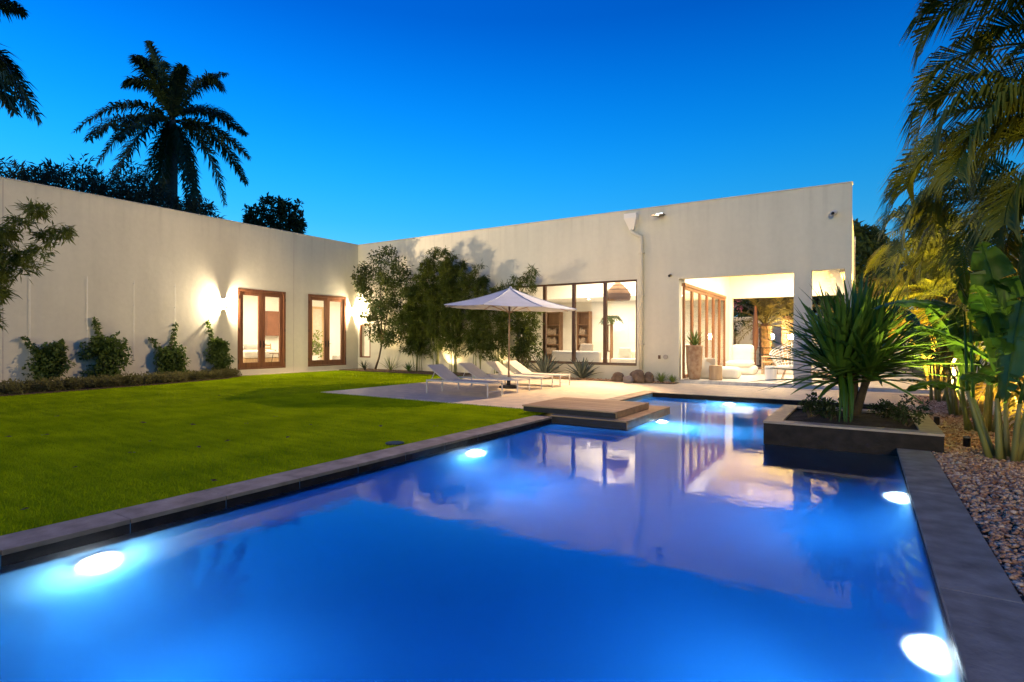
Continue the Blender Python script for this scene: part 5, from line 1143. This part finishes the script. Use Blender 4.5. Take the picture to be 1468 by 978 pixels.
def datepalm(px, y, h, r_, label, seed, nf=24):
    r = np.random.default_rng(seed); p = at_y(px, 520, y); c = Vector((p.x, y, -.1)); t = thing('date_palm', label, 'palm tree', c, 'date palms beyond the terrace'); m_ = MB(); n = 16; pts = [c+Vector((0, 0, h*i/n)) for i in range(n+1)]; m_.tube(pts, [r_*(1+.12*(i % 2))*(1 if i < n else .6) for i in range(n+1)], 12); m_.build('trunk', M['orangetrunk'], t); m_ = MB(); top = c+Vector((0, 0, h))
    for k in range(nf):
        a = k*2.4; f_ = k/nf; el = R(78-100*f_); L_ = 2.5*r.uniform(.85, 1.1); d = Vector((math.cos(a)*math.cos(el), math.sin(a)*math.cos(el), math.sin(el))); frond(m_, top-Vector((0, 0, .2*f_)), top+d*L_*.55+Vector((0, 0, .15*L_)), top+d*L_-Vector((0, 0, L_*(.2+.3*f_))), 44, .42, .035, .3, .4, .12, .025, r)
    m_.build('crown', M['l_date'], t)
datepalm(1097, 29.5, 2.3, .26, 'date palm with orange lit fronds standing beyond the middle of the terrace', 170); datepalm(1128, 31, 2.7, .25, 'date palm beyond the terrace just left of the square pillar', 171); datepalm(1255, 31, 2.6, .25, 'date palm beyond the right end of the terrace', 173)
for px, lb in ((1106, 'glowing garden lantern between the two date palms'), (1134, 'glowing garden lantern beside the square pillar')):
    p = at_y(px, 483, 30.2); t = thing('garden_lantern', lb, 'lantern', (p.x, 30.2, 0), 'lanterns beyond the terrace'); m_ = MB(); m_.tube([(p.x, 30.2, -.1), (p.x, 30.2, p.z-.14)], .03, 8); m_.build('post', M['darkmetal'], t); m_ = MB(); m_.lathe((p.x, 30.2, p.z-.14), [(.08, 0), (.13, .08), (.13, .24), (.06, .3)], 14); m_.build('globe', M['bulb2'], t, smooth=True)
    lamp('POINT', (p.x, 29.8, p.z+.1), 420, (1, .75, .42), .12)
p = at_y(1055, 450, 28.6); bushtree((p.x, 28.6, 0), [(at_y(1052+a, 435+b_, 28.6), .5) for a, b_ in ((-2, 0), (2, 20), (-6, 35))], 14, .12, .08, 'l_dark', 'leafy shrub with pink flowers at the back left of the terrace', 175, .04, 'flowering_shrub')
o = [q for q in bpy.data.objects if q.name.startswith('flowering_shrub')][0]; m_ = MB(); rf = np.random.default_rng(176); clump_leaves(m_, [tuple(at_y(1053+rf.uniform(-4, 8), 430+rf.uniform(-6, 14), 28.4)) for k in range(8)], [.16]*8, 22, .07, .06, 0, .5, rf); m_.build('flower', M['l_flower'], o)
for i, (px, lb) in enumerate(((1040, 'dark green tree beyond the left of the terrace'), (1120, 'dark green tree beyond the middle of the terrace'), (1200, 'dark green tree beyond the right of the terrace'))):
    p = at_y(px, 480, 38); bushtree((p.x, 38, 0), [((p.x+a, 38+b_, z), 1.7) for a, b_, z in ((0, 0, 3.5), (1.5, .5, 4.5), (-1.5, 0, 4.4), (0, .5, 5.8), (2, 0, 3.2), (-2.2, .3, 3.2))], 60, .3, .13, 'l_dark', lb, 180+i)

# ================================================================== LIGHTS
# interiors
WARM = (1, .82, .57)
lamp('AREA', (-3.0, 19.6, 4.02), 280, (1, .88, .7), 2.6, (-3.0, 19.6, 0), sizey=2.6)
lamp('AREA', (-2.6, 22.8, 4.02), 220, (1, .88, .7), 2.6, (-2.6, 22.8, 0), sizey=2.4)
lamp('AREA', (-8.6, 20., 4.2), 600, WARM, 4., (-8.6, 20., 0), sizey=2.6)
lamp('AREA', (-8.8, 23.6, 3.15), 130, WARM, 4., (-8.8, 23.6, 0), sizey=1.6)
lamp('POINT', (-9, 21.2, 3.9), 90, WARM, .3)
lamp('AREA', (-22.4, 12., 3.65), 220, WARM, 2.4, (-22.4, 12., 0), sizey=2.4)
lamp('AREA', (-22.4, 15.6, 3.65), 260, WARM, 2.4, (-22.4, 15.6, 0), sizey=2.4)
lamp('AREA', (-21.8, 20., 3.65), 330, WARM, 2.4, (-21.8, 20., 0), sizey=2.4)
# garden uplights (each a small bullet fitting)
def uplight(p, tgt, pw, label, col=(1, .72, .35), ang=80):
    p = Vector(p); t = thing('garden_uplight', label, 'garden light', p, 'small garden uplights'); d = (Vector(tgt)-p).normalized()
    m_ = MB(); m_.tube([p+Vector((0, 0, -.05)), p+Vector((0, 0, .05))], .012, 6); m_.build('stake', M['darkmetal'], t); m_ = MB(); m_.tube([p+Vector((0, 0, .06))-d*.05, p+Vector((0, 0, .06))+d*.07], .04, 12, False); m_.build('housing', M['darkmetal'], t); m_ = MB(); m_.tube([p+Vector((0, 0, .06))-d*.01, p+Vector((0, 0, .06))], .036, 12); m_.build('lens', M['down'], t)
    lamp('SPOT', p+Vector((0, 0, .06))+d*.08, pw, col, .02, tgt, ang, .5)
uplight((-18.0, 16.6, .03), (-17.0, 16.9, 2.9), 300, 'small garden uplight at the foot of the corner tree', ang=95)
uplight((-14.3, 17.25, .03), (-13.6, 17.62, 2.2), 120, 'garden uplight added behind the bamboo middle to warm the wall', ang=110)  # added lamp for the warm glow on the wall base
lamp('SPOT', (LX+.32, 11.33, 2.62), 3300, (1, .74, .48), .03, (-13.2, FY, 3.9), 56, .6)  # extra beam without a fitting, added at the sconce to throw bamboo shadows
uplight((-11.6, 17.25, .03), (-11.3, 17.62, 2.2), 110, 'garden uplight added behind the right end of the bamboo to warm the wall', ang=95)  # also added to warm the wall behind the bamboo
uplight((1.0, 11.2, .0), (1.0, 10.7, 4.), 1900, 'garden uplight added on the pebbles behind the planter box to light the fronds', (1, .68, .2), 84)  # added lamp, brightens the overhanging fronds from below
uplight((1.12, 9.1, .0), (1.05, 8.2, 4.), 1000, 'garden uplight added on the pebbles beside the planter box to light the fronds', (1, .70, .25), 80)  # second added lamp, for the nearer fronds
uplight((1.75, 18.6, .0), (1.6, 21.6, 3.9), 12000, 'small garden uplight under the yellow lit palm by the house end', (1, .60, .13), 110)
uplight((1.9, 24.6, .0), (2.0, 27.4, 4.), 3500, 'small garden uplight under the farthest palm', (1, .60, .13), 110)
uplight((1.85, 9.75, .0), (1.9, 9.0, 3.0), 420, 'small garden uplight between the first two broad-leaved plants', (1, .68, .3), 120)
uplight((1.85, 7.2, .0), (2.0, 7.0, 3.0), 260, 'small garden uplight beside the garden wall nearest the camera', (1, .68, .3), 120)
uplight((1.85, 11.9, .0), (1.9, 11.6, 3.0), 130, 'small garden uplight between the second and third broad-leaved plants', (1, .62, .2), 120)
uplight((-2.6, 27.9, .0), (-3.6, 29.5, 2.2), 1100, 'small garden uplight at the date palm', (1, .64, .25), 110)
# facade floodlight beam over patio, lawn and wing wall
c = at_y(948, 309, FY)
lamp('SPOT', (c.x, FY-.26, c.z-.0475), 8500, (1, .68, .37), .015, (-11., 8.5, 0), 110, .5)
# sky, and a warm sun added in place of unseen lamps behind the camera
SUN_AZ = Vector((.28, -.96, 0)).normalized(); SUN_EL = R(11)
sd = Vector((SUN_AZ.x*math.cos(SUN_EL), SUN_AZ.y*math.cos(SUN_EL), math.sin(SUN_EL)))
sl = bpy.data.lights.new('sun', 'SUN'); so = bpy.data.objects.new('sun', sl); COL.objects.link(so); sl.energy = 1.4; sl.color = (1, .76, .35); sl.angle = R(14)
so.rotation_euler = (-sd).to_track_quat('-Z', 'Y').to_euler()
w = bpy.data.worlds.new('World'); sc.world = w; w.use_nodes = True; nt = w.node_tree; N = nt.nodes; L = nt.links; bg = N['Background']
sk = N.new('ShaderNodeTexSky'); sk.sky_type = 'NISHITA'; sk.sun_disc = False; sk.sun_elevation = R(4); sk.sun_rotation = math.atan2(SUN_AZ.x, SUN_AZ.y); sk.ozone_density = 8; sk.dust_density = .3
tc = N.new('ShaderNodeTexCoord'); sx = N.new('ShaderNodeSeparateXYZ'); L.new(tc.outputs['Generated'], sx.inputs[0])
rp = N.new('ShaderNodeValToRGB'); L.new(sx.outputs['Z'], rp.inputs[0]); cr = rp.color_ramp; cr.interpolation = 'B_SPLINE'
for i, (pos, col) in enumerate([(0., (.30, .72, 1.)), (.10, (.16, .62, 1.)), (.2, (.02, .47, 1.)), (.34, (.0, .29, 1.)), (.5, (.0, .098, .63)), (1., (.0, .03, .26))]):
    e = cr.elements[i] if i < 2 else cr.elements.new(pos); e.position = pos; e.color = (*col, 1)
dt = N.new('ShaderNodeVectorMath'); dt.operation = 'DOT_PRODUCT'; L.new(tc.outputs['Generated'], dt.inputs[0]); dt.inputs[1].default_value = (-.84, -.3, 0)
ma = N.new('ShaderNodeMath'); ma.operation = 'MULTIPLY_ADD'; L.new(dt.outputs['Value'], ma.inputs[0]); ma.inputs[1].default_value = .50; ma.inputs[2].default_value = .90
vm = N.new('ShaderNodeVectorMath'); vm.operation = 'SCALE'; L.new(rp.outputs[0], vm.inputs[0]); L.new(ma.outputs[0], vm.inputs['Scale'])
sc2 = N.new('ShaderNodeVectorMath'); sc2.operation = 'SCALE'; L.new(vm.outputs[0], sc2.inputs[0]); sc2.inputs['Scale'].default_value = 8.5
ad = N.new('ShaderNodeMix'); ad.data_type = 'RGBA'; ad.inputs['Factor'].default_value = .05; L.new(sc2.outputs[0], ad.inputs['A']); L.new(sk.outputs[0], ad.inputs['B'])
L.new(ad.outputs['Result'], bg.inputs[0]); bg.inputs[1].default_value = .13
# render settings
sc.view_settings.view_transform = 'Standard'; sc.view_settings.look = 'None'; sc.view_settings.gamma = 1; sc.view_settings.exposure = 0; sc.view_settings.use_curve_mapping = False
sc.render.engine = 'CYCLES'; cy = sc.cycles; cy.max_bounces = 8; cy.diffuse_bounces = 3; cy.glossy_bounces = 4; cy.transmission_bounces = 6; cy.transparent_max_bounces = 10; cy.volume_bounces = 0
cy.caustics_reflective = False; cy.caustics_refractive = False; cy.sample_clamp_indirect = 14.; cy.use_denoising = True
